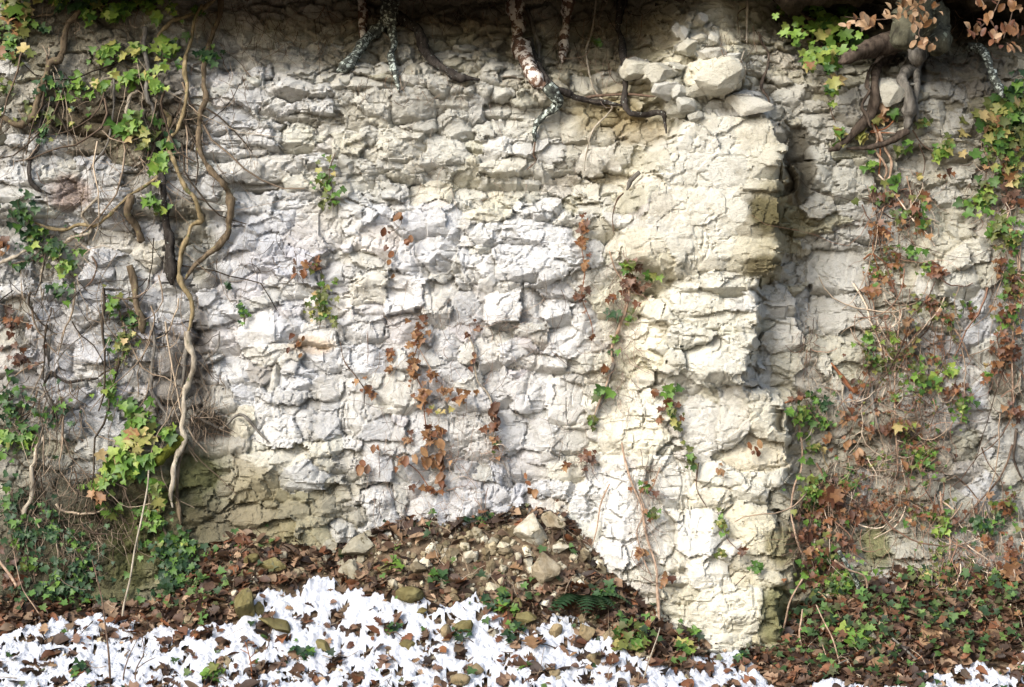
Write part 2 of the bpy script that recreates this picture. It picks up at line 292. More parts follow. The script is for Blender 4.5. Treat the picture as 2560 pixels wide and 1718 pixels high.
ST = {
'A': [(1720,455,140,110,2.5,'w'),(1880,300,80,80),(2150,170,120,55),(1960,360,200,110),(2140,290,160,60),(2150,385,130,70,0,'o'),(2010,490,110,80),(2120,500,110,60),(1760,540,120,60),
 (1960,575,400,120,1.5,'g'),(1760,680,160,80,1),(2010,695,320,65,3,'w'),(2060,775,360,80,-1,'o'),(1600,640,260,110,0,'g'),(1500,790,320,120,0,'g'),(1620,930,360,70,0,'g'),(1480,1000,350,75,0,'g'),(1650,1110,440,165,2,'g'),(1600,1222,330,50,-4,'d'),
 (300,950,300,120,2,'w'),(130,920,150,90,1,'w'),(600,1060,200,120,1,'b'),(720,1150,220,110,1,'w'),(740,1262,190,120,1,'w'),(100,1150,250,130,1,'w'),(110,1280,240,90),(560,1180,100,140,0,'w'),(60,450,170,120,0,'w'),(560,640,190,65,2,'d'),(560,830,360,70,0,'d'),(580,960,310,70,0,'d'),
 (1190,1240,230,120,-1,'g'),(1220,1390,210,130,-2,'d'),(1350,1220,160,130,0,'g'),(1980,1200,260,90,1,'y'),(1980,1265,210,60,0,'g'),(1930,1340,190,60,0,'w'),(1760,1330,75,130,2,'b'),(740,1400,190,150,1,'w'),(960,1490,190,120,0,'w'),(520,1480,80,150,1,'w'),(1640,1330,210,130,0,'g'),(1850,1440,260,150,0,'b'),(1400,1420,130,150,0,'g'),(2200,960,80,120,1,'y'),(2120,1060,160,80,0,'g'),(480,420,180,160,-3,'g'),(280,1060,200,100,-2,'g'),(820,1180,120,90,-2,'d'),(1640,1480,180,120,0,'b'),(300,1480,180,120,0,'g'),(880,720,100,130,0,'o'),(1130,740,180,150,-2,'d'),(1120,900,220,140,-3,'d')],
'B': [(590,185,165,85,1),(820,310,145,90,2),(690,360,160,85),(815,385,95,60),(1010,470,135,125,1),(1120,460,115,125,1),(165,440,115,115,1),(290,440,150,95,1),(590,460,85,65),(680,470,85,45),(650,560,150,105,1),(470,525,130,75),(180,555,210,85),(20,530,95,95),
 (745,580,55,65),(860,600,85,55),(960,590,75,85),(1060,605,95,75),(220,680,230,185,2.5),(470,690,310,195,3),(640,670,65,95),(30,650,140,115),(90,770,165,145,1,'o'),(270,805,115,50,1,'y'),(30,860,110,60),(540,835,230,85,1),(740,800,205,190,1.5),(900,720,140,190,-1,'g'),(400,930,340,205,2.5),(680,1000,280,200,2),(60,950,165,155,1.5,'y'),(200,880,125,85),
 (950,850,155,105,1),(1035,830,85,105),(1175,830,210,125,1),(1100,730,370,85,-2),(1340,830,165,115),(1540,850,185,175,1),(1700,870,165,145,1),(1980,880,140,75),(2050,960,85,95),(860,1050,85,95,1.5,'y'),(1030,970,230,125,2.5,'w'),(1200,980,115,115,1.5,'w'),(1380,990,230,135,2,'w'),(1520,1000,135,135),(1700,1040,260,175,3.5,'w'),(1840,1025,125,135,2),
 (1080,1090,290,105,1),(1350,1110,125,85),(1440,1110,155,85),(960,1180,105,65),(1130,1200,270,75),(170,1110,135,85),(310,1080,160,85),(400,1150,135,75,1,'y'),(520,1165,115,75),(690,1130,145,105),(820,1140,135,95,1,'y'),(60,1080,105,115),(150,1210,165,95),(320,1260,250,170,3),(610,1260,240,145,1.5,'y'),(150,1285,155,75,0,'w'),
 (1040,1310,190,115,0,'y'),(870,1310,125,95),(1620,1275,155,125,1.5,'c'),(1760,1235,145,85,0,'c'),(1750,1320,95,75),(1650,1365,260,60,0,'c'),(1240,1380,165,125,0,'w'),(1370,1340,155,115,0,'w'),(540,1470,340,165,5,'w'),(730,1480,115,155,1,'b'),(60,1370,190,125,1,'w'),(60,1490,155,125,1,'w'),(960,1510,165,135,1,'w'),(1170,1500,260,155,1,'w'),(1390,1520,190,115,0,'w'),(1480,1410,125,75,0,'c'),(1590,1440,105,65),(1790,1440,125,95,0,'w'),
 (1930,440,200,150,6,'g'),(2090,470,230,130,5,'c'),(2115,575,180,135,7,'y'),(2205,605,105,105,5,'c'),(2195,715,125,120,6,'c'),(2210,200,95,105,3,'c'),(2225,320,80,65,3,'w'),(250,1400,160,130,0,'b'),(1320,80,160,80,-1),(1350,170,140,100),(420,330,100,90,-1),(1600,560,160,120,-2),(1730,500,150,110,-2),(1740,760,200,130,-6,'y'),(1900,830,150,90,-5,'y'),(2010,700,120,80,-5,'y')],
'C': [(50,120,65,65,1,'c'),(140,130,85,95,1,'c'),(200,170,85,55),(210,250,95,95,1,'c'),(110,250,115,55,0,'c'),(20,210,75,125,2,'c'),(40,310,140,115,3,'c'),(190,345,185,78,2,'c'),(340,370,115,65,0,'c'),(250,500,355,265,7,'c'),(90,600,155,85,3,'c'),(450,680,300,155,4,'w'),(50,680,150,135,5,'c'),(110,755,115,85,4,'c'),(225,690,110,80,1,'w'),(520,410,125,75),
 (200,880,420,190,3,'c'),(470,880,260,190,2.5,'c'),(210,1090,500,230,3,'c'),(550,1080,210,230,3.5,'y'),(180,1330,380,230,3.5,'c'),(160,1490,330,190,3.5,'c'),(545,1200,190,110,4,'y'),(540,1310,240,100,1.5,'o'),(540,1440,270,120,3,'o'),(390,1390,190,150,4,'c'),
 (790,600,125,85),(690,650,135,105),(640,740,135,85),(870,690,160,105),(880,785,155,125),(900,880,145,85),(1080,730,230,125,0,'g'),(1100,640,155,105),(1050,850,180,145),(1380,600,195,185,6),(1380,695,130,75,1),(930,1020,165,125,1),(940,1140,160,155,1.5),(1090,1180,155,165,1),(1060,1262,175,65),(770,950,140,210,-1,'d'),(800,1150,125,180,-1,'d'),(770,1270,150,150,0,'d'),
 (1650,760,190,190),(1870,800,200,135,1),(1840,960,190,155,1),(1700,590,165,105),(1820,620,130,130),(1860,1130,155,140),(1750,1280,160,130),(1850,1390,190,90,0,'y'),(1300,1400,460,120,0,'g'),(900,1330,230,125,0,'g'),(1200,1520,370,90,-1,'g'),(1880,1500,260,110,0,'y'),(1200,1180,130,150),(1500,1270,200,120,-3),(1580,1080,200,170,-6),(1240,620,110,110,-2,'g')],
'D': [(150,280,140,150,0,'g'),(690,210,210,145,1.5,'w'),(980,200,180,155,1.5,'y'),(670,320,270,125,1,'w'),(60,450,290,125,0,'w'),(260,580,210,165,1,'b'),(540,590,190,145,1.5,'w'),(680,480,210,125,0,'w'),(1310,370,115,95,2,'o'),(1335,465,125,75,1.5,'g'),(1260,190,105,115,1,'g'),(960,480,135,85,0,'g'),(1050,620,190,130,0,'w'),(1380,620,180,155,0,'w'),(640,830,260,210,2.5,'w'),(140,870,125,95,2,'g'),(920,830,110,130),(1100,850,180,260,0,'w'),(380,870,130,160,0,'w'),
 (1690,680,240,210,1.5,'w'),(1880,680,160,160,1,'b'),(1920,430,210,115,1,'c'),(1990,350,115,95,1,'b'),(1870,290,210,105,0,'b'),(1800,850,240,135,2,'c'),(1700,965,170,85,-1,'d'),(1790,1010,45,190,1,'c'),(2090,740,210,130,1,'w'),(2120,880,250,140,1,'w'),(1900,940,85,95,2,'w'),(1990,960,85,65,1,'b'),(1920,1035,140,105,1,'b'),(1500,1000,250,155,0,'w'),(1560,1115,160,165,0,'b'),(1880,1135,200,115,3,'g'),(2150,1080,210,160,0,'g'),
 (1590,1310,190,175,2.5,'y'),(1800,1310,280,240,2.5,'w'),(2080,1290,260,260,0,'g'),(490,1140,180,135,4,'w'),(450,1250,130,185,1,'b'),(270,1220,170,240,0,'g'),(640,1230,270,260,0,'b'),(740,1330,160,95,1,'w'),(1570,1440,130,60,2,'o'),(600,1490,210,140,0,'g'),(1420,100,150,170,0,'b'),(1600,100,180,160,0,'b'),(1760,140,150,150,0,'b'),(1480,560,150,100,0,'w'),(1500,330,180,140,0,'w'),(350,420,170,130,0,'g'),(900,980,150,150,0,'o'),(950,1200,170,190,0,'o')],
'E': [(630,180,230,200,2.5,'w'),(465,230,150,180,1,'b'),(740,260,85,140,0,'c'),(815,225,90,160,-1,'b'),(100,230,210,85,-1,'y'),(1180,250,360,205,3,'w'),(1490,190,230,125,4.5,'w'),(1400,310,290,150,3,'w'),(1665,200,95,210,1,'w'),(930,300,140,170,1,'w'),(200,420,230,210,1.5,'c'),(425,470,235,250,1.5,'w'),(640,510,200,250,2.5,'w'),(640,380,85,65,1,'c'),(1090,530,180,180,4,'w'),(800,560,210,190,-1,'g'),(1400,560,210,160,0,'w'),(1250,560,110,160,-1,'g'),
 (130,700,260,150,0,'g'),(690,790,170,180,0,'w'),(560,740,110,130,-1,'g'),(820,850,115,105,2,'c'),(170,910,250,170,1,'b'),(400,900,110,155,1.5,'c'),(1120,840,210,110,1,'w'),(1300,900,310,105,1.5,'w'),(1500,780,260,140,0,'w'),(1600,900,160,120,0,'c'),(740,960,260,140,0,'g'),(830,1040,120,85,1,'c'),(250,1030,95,110,2,'c'),(370,1120,240,260,2,'c'),(110,1200,260,310,0,'g'),(860,1170,180,105,2.5,'g'),(780,1370,390,210,1,'g'),(540,1350,190,260,-1,'b'),(1050,1060,140,220,-2,'g'),(1260,1100,210,260,0,'w'),(1450,1170,260,290,0,'w'),(1700,1210,160,140,1,'c'),(1900,1350,420,300,1,'c'),
 (1250,700,150,90,2,'c'),(1600,620,120,220,0,'w'),(240,1330,220,180,0,'g'),(1130,1340,170,200,0,'b'),(1320,1400,200,190,0,'b'),(1990,1200,260,210,1,'c'),(960,840,130,230,0,'w')],
'F': [(480,215,310,185,5,'y'),(200,180,290,210,2,'c'),(60,200,170,260,2,'c'),(240,395,520,130,1.5,'c'),(130,520,290,190,3,'c'),(400,500,210,170,2,'w'),(610,500,210,210,1,'g'),(230,635,320,110,0,'c'),(430,640,160,130,1.5,'c'),(250,900,400,300,3.5,'c'),(60,740,240,130,3,'c'),(420,800,160,130,3,'c'),(0,890,150,130,2,'c'),(560,950,125,180,-1,'g'),(705,930,140,160,1,'y'),(680,760,210,130,1,'w'),
 (1040,310,430,300,-1,'g'),(1060,610,370,220,0,'g'),(980,130,370,110,0,'g'),(720,270,140,190,0,'g'),(1790,240,170,160,2.5,'c'),(1970,180,110,220,1.5,'c'),(1840,380,230,160,1,'c'),(1600,400,190,160,0,'w'),(1840,600,140,130,1,'w'),(1990,560,110,260,0,'b'),(1960,700,210,160,1,'b'),(1340,680,115,105,2,'c'),(1440,820,105,115,2,'c'),
 (330,1280,155,370,2.5,'w'),(590,1290,260,280,3,'c'),(540,1140,190,85,1,'c'),(140,1350,210,360,1.5,'w'),(270,1120,55,55,1,'w'),(350,1120,55,55,1,'w'),(960,950,85,140,1,'c'),(1030,1050,75,95,1,'c'),(1100,1150,95,130,1,'b'),(1310,1010,105,85,2,'b'),(1470,1160,100,120,3,'w'),(1930,1100,180,230,0,'b'),(1480,1250,140,75,1,'c'),(2050,1480,140,165,1,'w'),(940,780,230,110,0,'y'),(2140,1040,180,220,0,'o'),(900,1420,120,160,0,'o'),(1000,1240,160,120,-1,'o'),(420,980,150,90,0,'g'),(820,560,100,250,-3,'g')],
'G': [(1650,220,340,240,2.5,'o'),(2000,200,260,190,1,'b'),(1640,460,360,150,0,'o'),(1900,420,200,130,0,'o'),(2150,390,130,110,0,'o'),(140,230,110,160,1.5,'o'),(560,150,210,160,0,'g'),(730,650,90,210,2,'m'),(760,900,260,210,2,'m'),(410,690,180,140,0,'g'),(1260,170,260,210,-1,'m'),(600,560,150,200,0,'o'),(330,430,200,200,0,'o'),(900,560,150,200,0,'m'),(1980,590,55,140,2,'o'),(1780,90,300,110,1,'c'),(2150,120,180,120,0,'y'),(1280,330,180,150,-1,'o')],
'H': [(250,420,260,340,2.5,'w'),(540,430,190,240,1.5,'b'),(830,400,240,210,2,'w'),(1020,330,160,170,0,'g'),(1150,310,105,130,0,'b'),(260,140,175,160,1,'w'),(1060,160,110,85,0,'b'),(820,150,110,110,0,'g'),(1330,290,115,105,0,'w'),(1430,300,110,110,0,'w'),(1640,230,130,210,1,'w'),(1590,430,110,160,1,'w'),(1830,420,210,480,2,'w'),(1780,700,260,220,2,'w'),(2050,500,150,400,0,'w'),(2150,250,240,320,1,'w'),(140,470,160,130,1,'o'),(10,570,140,120,0,'g'),(1100,440,150,80,-1,'g'),(380,250,100,300,1,'c'),(1500,150,170,110,0,'c'),(480,160,170,140,0,'b'),(650,420,90,200,0,'b')],
'I': [(280,200,260,160,1,'c'),(570,190,260,170,1.5,'c'),(500,300,310,85,1,'c'),(500,560,280,290,3.5,'y'),(660,610,150,200,2,'o'),(130,560,260,300,2,'w'),(190,810,260,230,2.5,'w'),(570,760,330,100,1,'o'),(550,860,320,100,2,'y'),(300,1080,430,330,3,'c'),(640,1050,160,140,1,'m'),(610,1200,130,130,1,'m'),(300,1270,340,130,3,'c'),(1280,610,130,200,3,'m'),(1470,580,180,125,2.5,'y'),(1530,675,250,135,3,'c'),(1350,830,190,200,0,'g'),(1560,810,230,160,0,'c'),(1880,650,210,190,0,'g'),(1920,790,160,150,0,'g'),(1240,755,75,110,2,'m'),(970,600,120,140,1,'o'),(1150,530,110,65,1,'g'),(1150,680,100,130,0,'g'),(1980,320,260,260,0,'b'),(2110,190,180,180,0,'c'),(2200,430,100,110,1,'o'),(2200,540,100,70,1,'y'),(2150,780,160,160,0,'g'),(1690,930,180,130,0,'g'),(1140,360,140,130,0,'g'),(1210,250,100,180,0,'b')],
}
TINT = {'w': (.63, .63, .62), 'b': (.57, .585, .61), 'c': (.62, .60, .51), 'g': (.49, .49, .48), 'y': (.49, .46, .35), 'o': (.25, .225, .165), 'd': (.20, .165, .115), 'm': (.19, .185, .085), None: (.50, .49, .44)}  # stones noted as undersides carry their shading as a darker tint
stones = []    # cx, cy, a, b, rot, n, off, tint, hand
for t, L in ST.items():
    for e in L:
        a_, b_, w_, h_ = e[:4]; pr = e[4] if len(e) > 4 else 0; tc = e[5] if len(e) > 5 else None
        u, v = tuv(t, a_, b_); p, q = W2(u, v)
        stones.append([float(p), float(q), w_ * K / 2, h_ * K / 2, random.uniform(-.10, .10), random.uniform(2.3, 3.8), pr * .0072 + random.uniform(-.005, .005), TINT[tc], True])
warpU = 16 * fbm(GU, GV, 95, 3, 11) + 5 * fbm(GU, GV, 22, 2, 14) + 13 * facet(GU, GV, 70, 15)
warpV = 14 * fbm(GU, GV, 105, 3, 21) + 5 * fbm(GU, GV, 20, 2, 24) + 11 * facet(GU, GV, 80, 25)
WU, WV = GU + warpU, GV + warpV
g1 = np.full(GU.shape, 1e6); g2 = np.full(GU.shape, 1e6); sid = np.full(GU.shape, -1)
def window(s, k):
    cx, cy, a, b = s[:4]
    i0 = max(0, int((cy - b * k - 50 - V0_) / STEP)); i1 = min(NR, int((cy + b * k + 50 - V0_) / STEP) + 1)
    j0 = max(0, int((cx - a * k - 50 - U0) / STEP)); j1 = min(NC, int((cx + a * k + 50 - U0) / STEP) + 1)
    return slice(i0, i1), slice(j0, j1)
def local(s, sl):
    cx, cy, a, b, r = s[:5]; x = WU[sl] - cx; y = WV[sl] - cy
    return (x * math.cos(r) + y * math.sin(r)) / a, (-x * math.sin(r) + y * math.cos(r)) / b
def flat_local(s, sl):
    cx, cy, a, b, r = s[:5]; x = GU[sl] - cx; y = GV[sl] - cy
    return (x * math.cos(r) + y * math.sin(r)) / a, (-x * math.sin(r) + y * math.cos(r)) / b
def insert(i):
    s = stones[i]; sl = window(s, 2.2)
    lx, ly = local(s, sl); n = s[5]
    f = (np.abs(lx) ** n + np.abs(ly) ** n) ** (1 / n)
    g = (f - 1) * min(s[2], s[3]) * .5 + (f - 1) * math.sqrt(s[2] * s[3]) * .5
    a1, a2, sd_ = g1[sl], g2[sl], sid[sl]
    m = g < a1
    a2[:] = np.where(m, a1, np.minimum(a2, g)); a1[:] = np.where(m, g, a1); sd_[:] = np.where(m, i, sd_)
for i in range(len(stones)): insert(i)
NHAND = len(stones)
occ = g1 < 3
tries = 0
while tries < 9000:
    tries += 1
    i, j = rng.integers(NR), rng.integers(NC)
    if occ[i, j]: continue
    p, q = gu[j], gv[i]
    w = rng.uniform(34, 105); h = w * rng.uniform(.35, .75)
    if q < 260: w, h = rng.uniform(30, 75), rng.uniform(18, 40)
    if 400 < q < 480 and 900 < p < 1560: w, h = rng.uniform(50, 120), rng.uniform(14, 28)
    if p < -10 or p > 2570: w, h = rng.uniform(90, 190), rng.uniform(60, 110)
    if q > 520 and tries < 3000: w = rng.uniform(60, 150); h = w * rng.uniform(.4, .9)
    if tries > 6000: w, h = rng.uniform(22, 45), rng.uniform(14, 28)
    s = [float(p), float(q), w / 2, h / 2, rng.uniform(-.2, .2), rng.uniform(2.2, 3.4), rng.uniform(-.022, .012), None, False]
    sl = window(s, 1.2); lx, ly = local(s, sl)
    inside = (np.abs(lx) ** 2.5 + np.abs(ly) ** 2.5) < 1
    if inside.sum() == 0 or occ[sl][inside].mean() > .30: continue
    oc = occ[sl]; oc[inside] = True
    stones.append(s); insert(len(stones) - 1)
# tint field by region (pigment of the rock itself)
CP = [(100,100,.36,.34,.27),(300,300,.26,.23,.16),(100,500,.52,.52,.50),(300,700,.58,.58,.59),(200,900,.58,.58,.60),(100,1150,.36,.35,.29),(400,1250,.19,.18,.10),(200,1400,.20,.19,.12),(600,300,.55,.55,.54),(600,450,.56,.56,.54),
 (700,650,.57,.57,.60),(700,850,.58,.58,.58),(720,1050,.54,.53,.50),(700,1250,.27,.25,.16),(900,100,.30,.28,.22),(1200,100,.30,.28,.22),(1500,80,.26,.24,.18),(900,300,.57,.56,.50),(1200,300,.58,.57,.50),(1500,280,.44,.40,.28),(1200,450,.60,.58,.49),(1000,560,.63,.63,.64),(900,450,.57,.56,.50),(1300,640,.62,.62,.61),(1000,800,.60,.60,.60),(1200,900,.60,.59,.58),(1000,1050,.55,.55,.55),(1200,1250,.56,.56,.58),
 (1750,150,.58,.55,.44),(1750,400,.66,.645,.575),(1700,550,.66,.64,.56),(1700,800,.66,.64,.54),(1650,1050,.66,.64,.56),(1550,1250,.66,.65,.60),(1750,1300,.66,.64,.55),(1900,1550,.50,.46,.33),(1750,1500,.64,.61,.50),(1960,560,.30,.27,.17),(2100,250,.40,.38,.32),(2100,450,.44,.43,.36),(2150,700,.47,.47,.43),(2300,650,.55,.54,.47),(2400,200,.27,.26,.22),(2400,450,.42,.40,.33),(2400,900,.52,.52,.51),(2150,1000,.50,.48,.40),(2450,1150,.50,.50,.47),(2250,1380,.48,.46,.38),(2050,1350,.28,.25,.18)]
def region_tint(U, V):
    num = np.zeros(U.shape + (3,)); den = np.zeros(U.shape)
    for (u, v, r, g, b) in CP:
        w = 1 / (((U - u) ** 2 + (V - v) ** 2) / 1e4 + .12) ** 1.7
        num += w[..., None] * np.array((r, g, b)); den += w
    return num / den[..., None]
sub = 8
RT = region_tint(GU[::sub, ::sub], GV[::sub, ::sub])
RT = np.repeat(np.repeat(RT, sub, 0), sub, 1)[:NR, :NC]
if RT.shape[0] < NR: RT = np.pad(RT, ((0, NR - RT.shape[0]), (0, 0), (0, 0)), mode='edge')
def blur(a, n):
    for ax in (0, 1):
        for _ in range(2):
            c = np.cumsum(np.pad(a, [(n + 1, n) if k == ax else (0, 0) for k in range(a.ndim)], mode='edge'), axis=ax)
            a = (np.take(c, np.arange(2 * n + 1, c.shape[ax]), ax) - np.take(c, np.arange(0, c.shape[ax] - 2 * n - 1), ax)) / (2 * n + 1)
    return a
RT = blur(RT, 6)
mw = 1 - .7 * sstep(1500, 1560, GU) * sstep(1960, 1900, GU) * sstep(700, 640, GV)
D = macro(GU + mw * (1.3 * warpU + 30 * facet(WU, WV, 75, 19, 1.3)), GV + mw * (1.2 * warpV + 18 * facet(WU, WV, 60, 17, 1.3)))
edge = (g2 - g1) / 2
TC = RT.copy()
hs = np.zeros(GU.shape); pile = np.zeros(GU.shape)
for i, s in enumerate(stones):
    sl = window(s, 2.3); m = sid[sl] == i
    if not m.any(): continue
    lx, ly = flat_local(s, sl); r = random.Random(i)
    re = min(math.sqrt(s[2] * s[3]) * PX, .075)
    h = re * (r.uniform(-.26, .26) * lx + (.13 + r.uniform(-.2, .22)) * ly)
    pil = (1680 < s[0] < 1930 and 40 < s[1] < 300) or (1540 < s[0] < 1720 and 120 < s[1] < 260) or (600 < s[0] < 1540 and s[1] < 240) or (810 < s[0] < 960 and s[1] > 1270)
    pile[sl] = np.where(m & pil, 1.0, pile[sl])
    if pil:
        h = h + re * .75 * (1 - np.minimum(lx * lx * .8 + ly * ly, 1.5))
    for k in range(r.randint(2, 4)):
        th = r.uniform(0, 2 * math.pi); c = r.uniform(.05, .95); sl_ = r.uniform(.25, .85)
        if k == 0 and r.random() < .55: th = r.uniform(.35, .65) * math.pi; c = r.uniform(.65, .9); sl_ = 1.2     # undercut foot
        h = np.minimum(h, re * sl_ * (c - (math.cos(th) * lx + math.sin(th) * ly)))
    h = np.maximum(h, -re * 1.2)
    if 1540 < s[0] < 1930 and s[1] < 285 and s[8]: h = h + max(s[6], 0) * .7
    on_slab = 1555 < s[0] < 1890 and 290 < s[1] < 660
    hs[sl] = np.where(m, (.12 if on_slab else 1) * (s[6] + h), hs[sl])
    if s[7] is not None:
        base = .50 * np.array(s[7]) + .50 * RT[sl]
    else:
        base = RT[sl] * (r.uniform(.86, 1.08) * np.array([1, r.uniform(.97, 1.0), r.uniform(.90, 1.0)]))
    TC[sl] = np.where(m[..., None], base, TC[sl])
SIZE = np.array([math.sqrt(s[2] * s[3]) for s in stones]); loc = np.where(sid >= 0, SIZE[sid], 30)
# joints: from hairlines that vanish to open cracks
jw = sstep(-.25, .45, fbm(GU, GV, 70, 3, 90)) * (.45 + .55 * sstep(-.4, .3, fbm(GU, GV, 330, 2, 93)))
slab = sstep(1560, 1620, GU) * sstep(1960, 1900, GU) * sstep(290, 330, GV) * sstep(670, 640, GV); jw = jw * (1 - .60 * sstep(440, 580, GV)); jw = np.maximum(jw * (1 - .85 * slab) + .06, pile * .95)
ck = .019 * jw * np.clip(loc / 40, .5, 1.25)
e0 = np.maximum(edge, 0)
hs -= ck * np.exp(-(e0 / 3.0) ** 1.6) + .0035 * jw * np.exp(-(e0 / 7))
fw_u, fw_v = GU + 10 * fbm(GU, GV, 40, 2, 31), GV + 10 * fbm(GU, GV, 40, 2, 33)
calm = np.clip(.66 + 1.0 * fbm(GU, GV, 230, 2, 121), .25, 1.15) * (1 - .25 * sstep(500, 620, GV))
for (t, a, b, ra, rb, k) in (('F',1040,400,240,330,.7),('D',640,830,140,110,.6),('F',300,1280,120,230,.4),('H',1830,420,140,300,.5),('C',330,1080,420,400,.8)):
    u, v = W2(*tuv(t, a, b)); calm = calm * (1 - k * sstep(1.25, .6, ((GU - u) / (ra * K)) ** 2 + ((GV - v) / (rb * K)) ** 2))
hs += .015 * facet(fw_u, fw_v, 120, 40, 1.3, GU, GV) + .0175 * facet(fw_u, fw_v, 66, 41, 1.3, GU, GV) * (1 - .5 * slab) * (.3 + .7 * calm) + .0068 * facet(fw_u, fw_v, 31, 43, 1.5, GU, GV) * calm + .0036 * facet(fw_u, fw_v, 14, 45, 1.4, GU, GV) * calm
hs += .011 * fbm(GU, GV, 130, 2, 51) + .0016 * fbm(GU, GV, 20, 3, 55)
def cell_edge(u, v, size, seed, asp):
    r = np.random.default_rng(seed); n_ = 128; jx, jy = r.random((n_, n_)), r.random((n_, n_)); x, y = u / size, v / size * asp
    ix, iy = np.floor(x).astype(int), np.floor(y).astype(int); b1 = np.full(u.shape, 9.); b2 = np.full(u.shape, 9.)
    for a in (-1, 0, 1):
        for b in (-1, 0, 1):
            i, j = (ix + a) % n_, (iy + b) % n_; d = np.hypot(x - (ix + a + jx[i, j]), y - (iy + b + jy[i, j]))
            b2 = np.where(d < b1, b1, np.minimum(b2, d)); b1 = np.minimum(b1, d)
    return (b2 - b1) * size * .5
wu2, wv2 = GU + 9 * fbm(GU, GV, 30, 3, 35), GV + 7 * fbm(GU, GV, 26, 3, 37)
for (sz, sd2, asp, thr, dep) in ((58, 46, 1.7, .02, .0075), (30, 47, 1.5, .12, .0050)):
    hs -= dep * np.minimum(calm * 1.1, 1) * sstep(thr, thr + .2, fbm(GU, GV, 75, 3, sd2 + 10)) * np.exp(-(cell_edge(wu2, wv2, sz, sd2, asp) / 2.4) ** 2)
strata = fbm(GU, GV, 150, 4, 61, asp=5.0)
stw = np.clip(.02 + 1.2 * fbm(GU, GV, 420, 2, 66) + .7 * np.exp(-(((GU - 600) / 190) ** 2 + ((GV - 360) / 130) ** 2)) + .5 * np.exp(-(((GU - 2120) / 200) ** 2 + ((GV - 560) / 100) ** 2)), 0, 1.3)
stw = stw * np.minimum(calm, 1)
hs += .012 * stw * strata - .010 * stw * (np.abs(fbm(GU, GV, 190, 3, 71, asp=6.0)) < .035)
crk = np.abs(fbm(GU + 3 * warpU, GV, 130, 3, 75)) ; hs -= .008 * np.exp(-(crk / .02) ** 2)
vc = np.abs(fbm(GU + .6 * warpU, GV, 95, 3, 161, asp=.30)); vw = sstep(480, 620, GV) * sstep(-.1, .3, fbm(GU, GV, 160, 2, 164))
hs -= .012 * vw * np.exp(-(vc / .022) ** 2)
D = D + hs
# stains with a shape of their own: moss, ochre earth, dark lichen; also cavity shade painted near-black at top right
STAINS_AND_SHADE = [('D',1090,1020,130,330,(.17,.145,.115),.65),('D',1370,1320,130,110,(.045,.038,.028),.85),('G',600,700,330,330,(.085,.085,.045),.6),('G',180,600,220,300,(.12,.11,.075),.5),('C',1000,120,420,150,(.03,.025,.02),.9),('C',1900,140,420,200,(.035,.03,.022),.9),('C',1900,470,330,160,(.10,.09,.07),.6),('A',1000,650,250,220,(.15,.13,.10),.5),('A',480,60,500,120,(.06,.05,.035),.7),('A',500,760,420,120,(.075,.06,.04),.8),('A',700,300,420,180,(.13,.11,.075),.5),('D',1290,900,90,420,(.075,.06,.045),.7),('G',560,560,420,420,(.045,.045,.026),.7),('G',150,850,300,260,(.045,.04,.025),.6),('G',1300,480,220,160,(.06,.05,.03),.7),('I',1500,60,420,200,(.25,.21,.16),.45),('F',1450,1150,380,260,(.38,.35,.30),.3),('G',1260,200,190,190,(.07,.075,.028),.8),('G',900,650,200,260,(.085,.09,.03),.7),('G',500,600,220,200,(.11,.11,.06),.5),('G',1700,330,240,170,(.27,.245,.165),.5),('G',1650,480,260,120,(.20,.175,.12),.65),('C',570,1400,130,130,(.095,.082,.035),.9),('C',600,1250,110,80,(.22,.19,.10),.55),('F',540,270,130,70,(.12,.10,.045),.85),('C',770,1100,100,240,(.085,.072,.045),.75),('I',680,640,120,150,(.19,.17,.085),.8),('I',640,1100,120,200,(.17,.165,.075),.85),('A',560,830,330,120,(.11,.09,.06),.7),('A',1150,850,160,180,(.12,.10,.065),.6),('A',1230,1390,190,100,(.24,.22,.15),.5),('B',1740,760,220,130,(.26,.205,.10),.7),('B',1950,850,180,120,(.28,.22,.12),.6),('I',1280,640,110,140,(.21,.21,.08),.7),('I',1000,620,170,220,(.12,.10,.07),.6),('D',1270,150,160,220,(.15,.145,.085),.5),('A',450,1250,140,120,(.26,.15,.10),.6),('D',2050,790,140,60,(.42,.27,.12),.5),('B',1000,120,900,150,(.22,.20,.15),.35),('F',2150,1080,150,200,(.30,.27,.18),.5),('I',2100,560,200,200,(.26,.24,.18),.4),('A',480,300,420,260,(.20,.185,.135),.35)]  # pillar's right-side moss: extra darkness painted in because the sun brightens it
for (t, a, b, ra, rb, c, st) in STAINS_AND_SHADE:
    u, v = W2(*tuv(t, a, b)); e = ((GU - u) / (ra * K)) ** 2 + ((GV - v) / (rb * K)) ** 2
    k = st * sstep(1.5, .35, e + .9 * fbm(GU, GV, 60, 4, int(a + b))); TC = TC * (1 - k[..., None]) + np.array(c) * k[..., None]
TC *= (1.10 - .20 * sstep(1980, 2080, GU) * sstep(900, 1100, GV) - .07 * sstep(1980, 2060, GU) - .10 * sstep(520, 380, GU) + .10 * fbm(GU, GV, 300, 3, 81))[..., None]  # right side dimmed: shade of the vegetation put into the rock tint

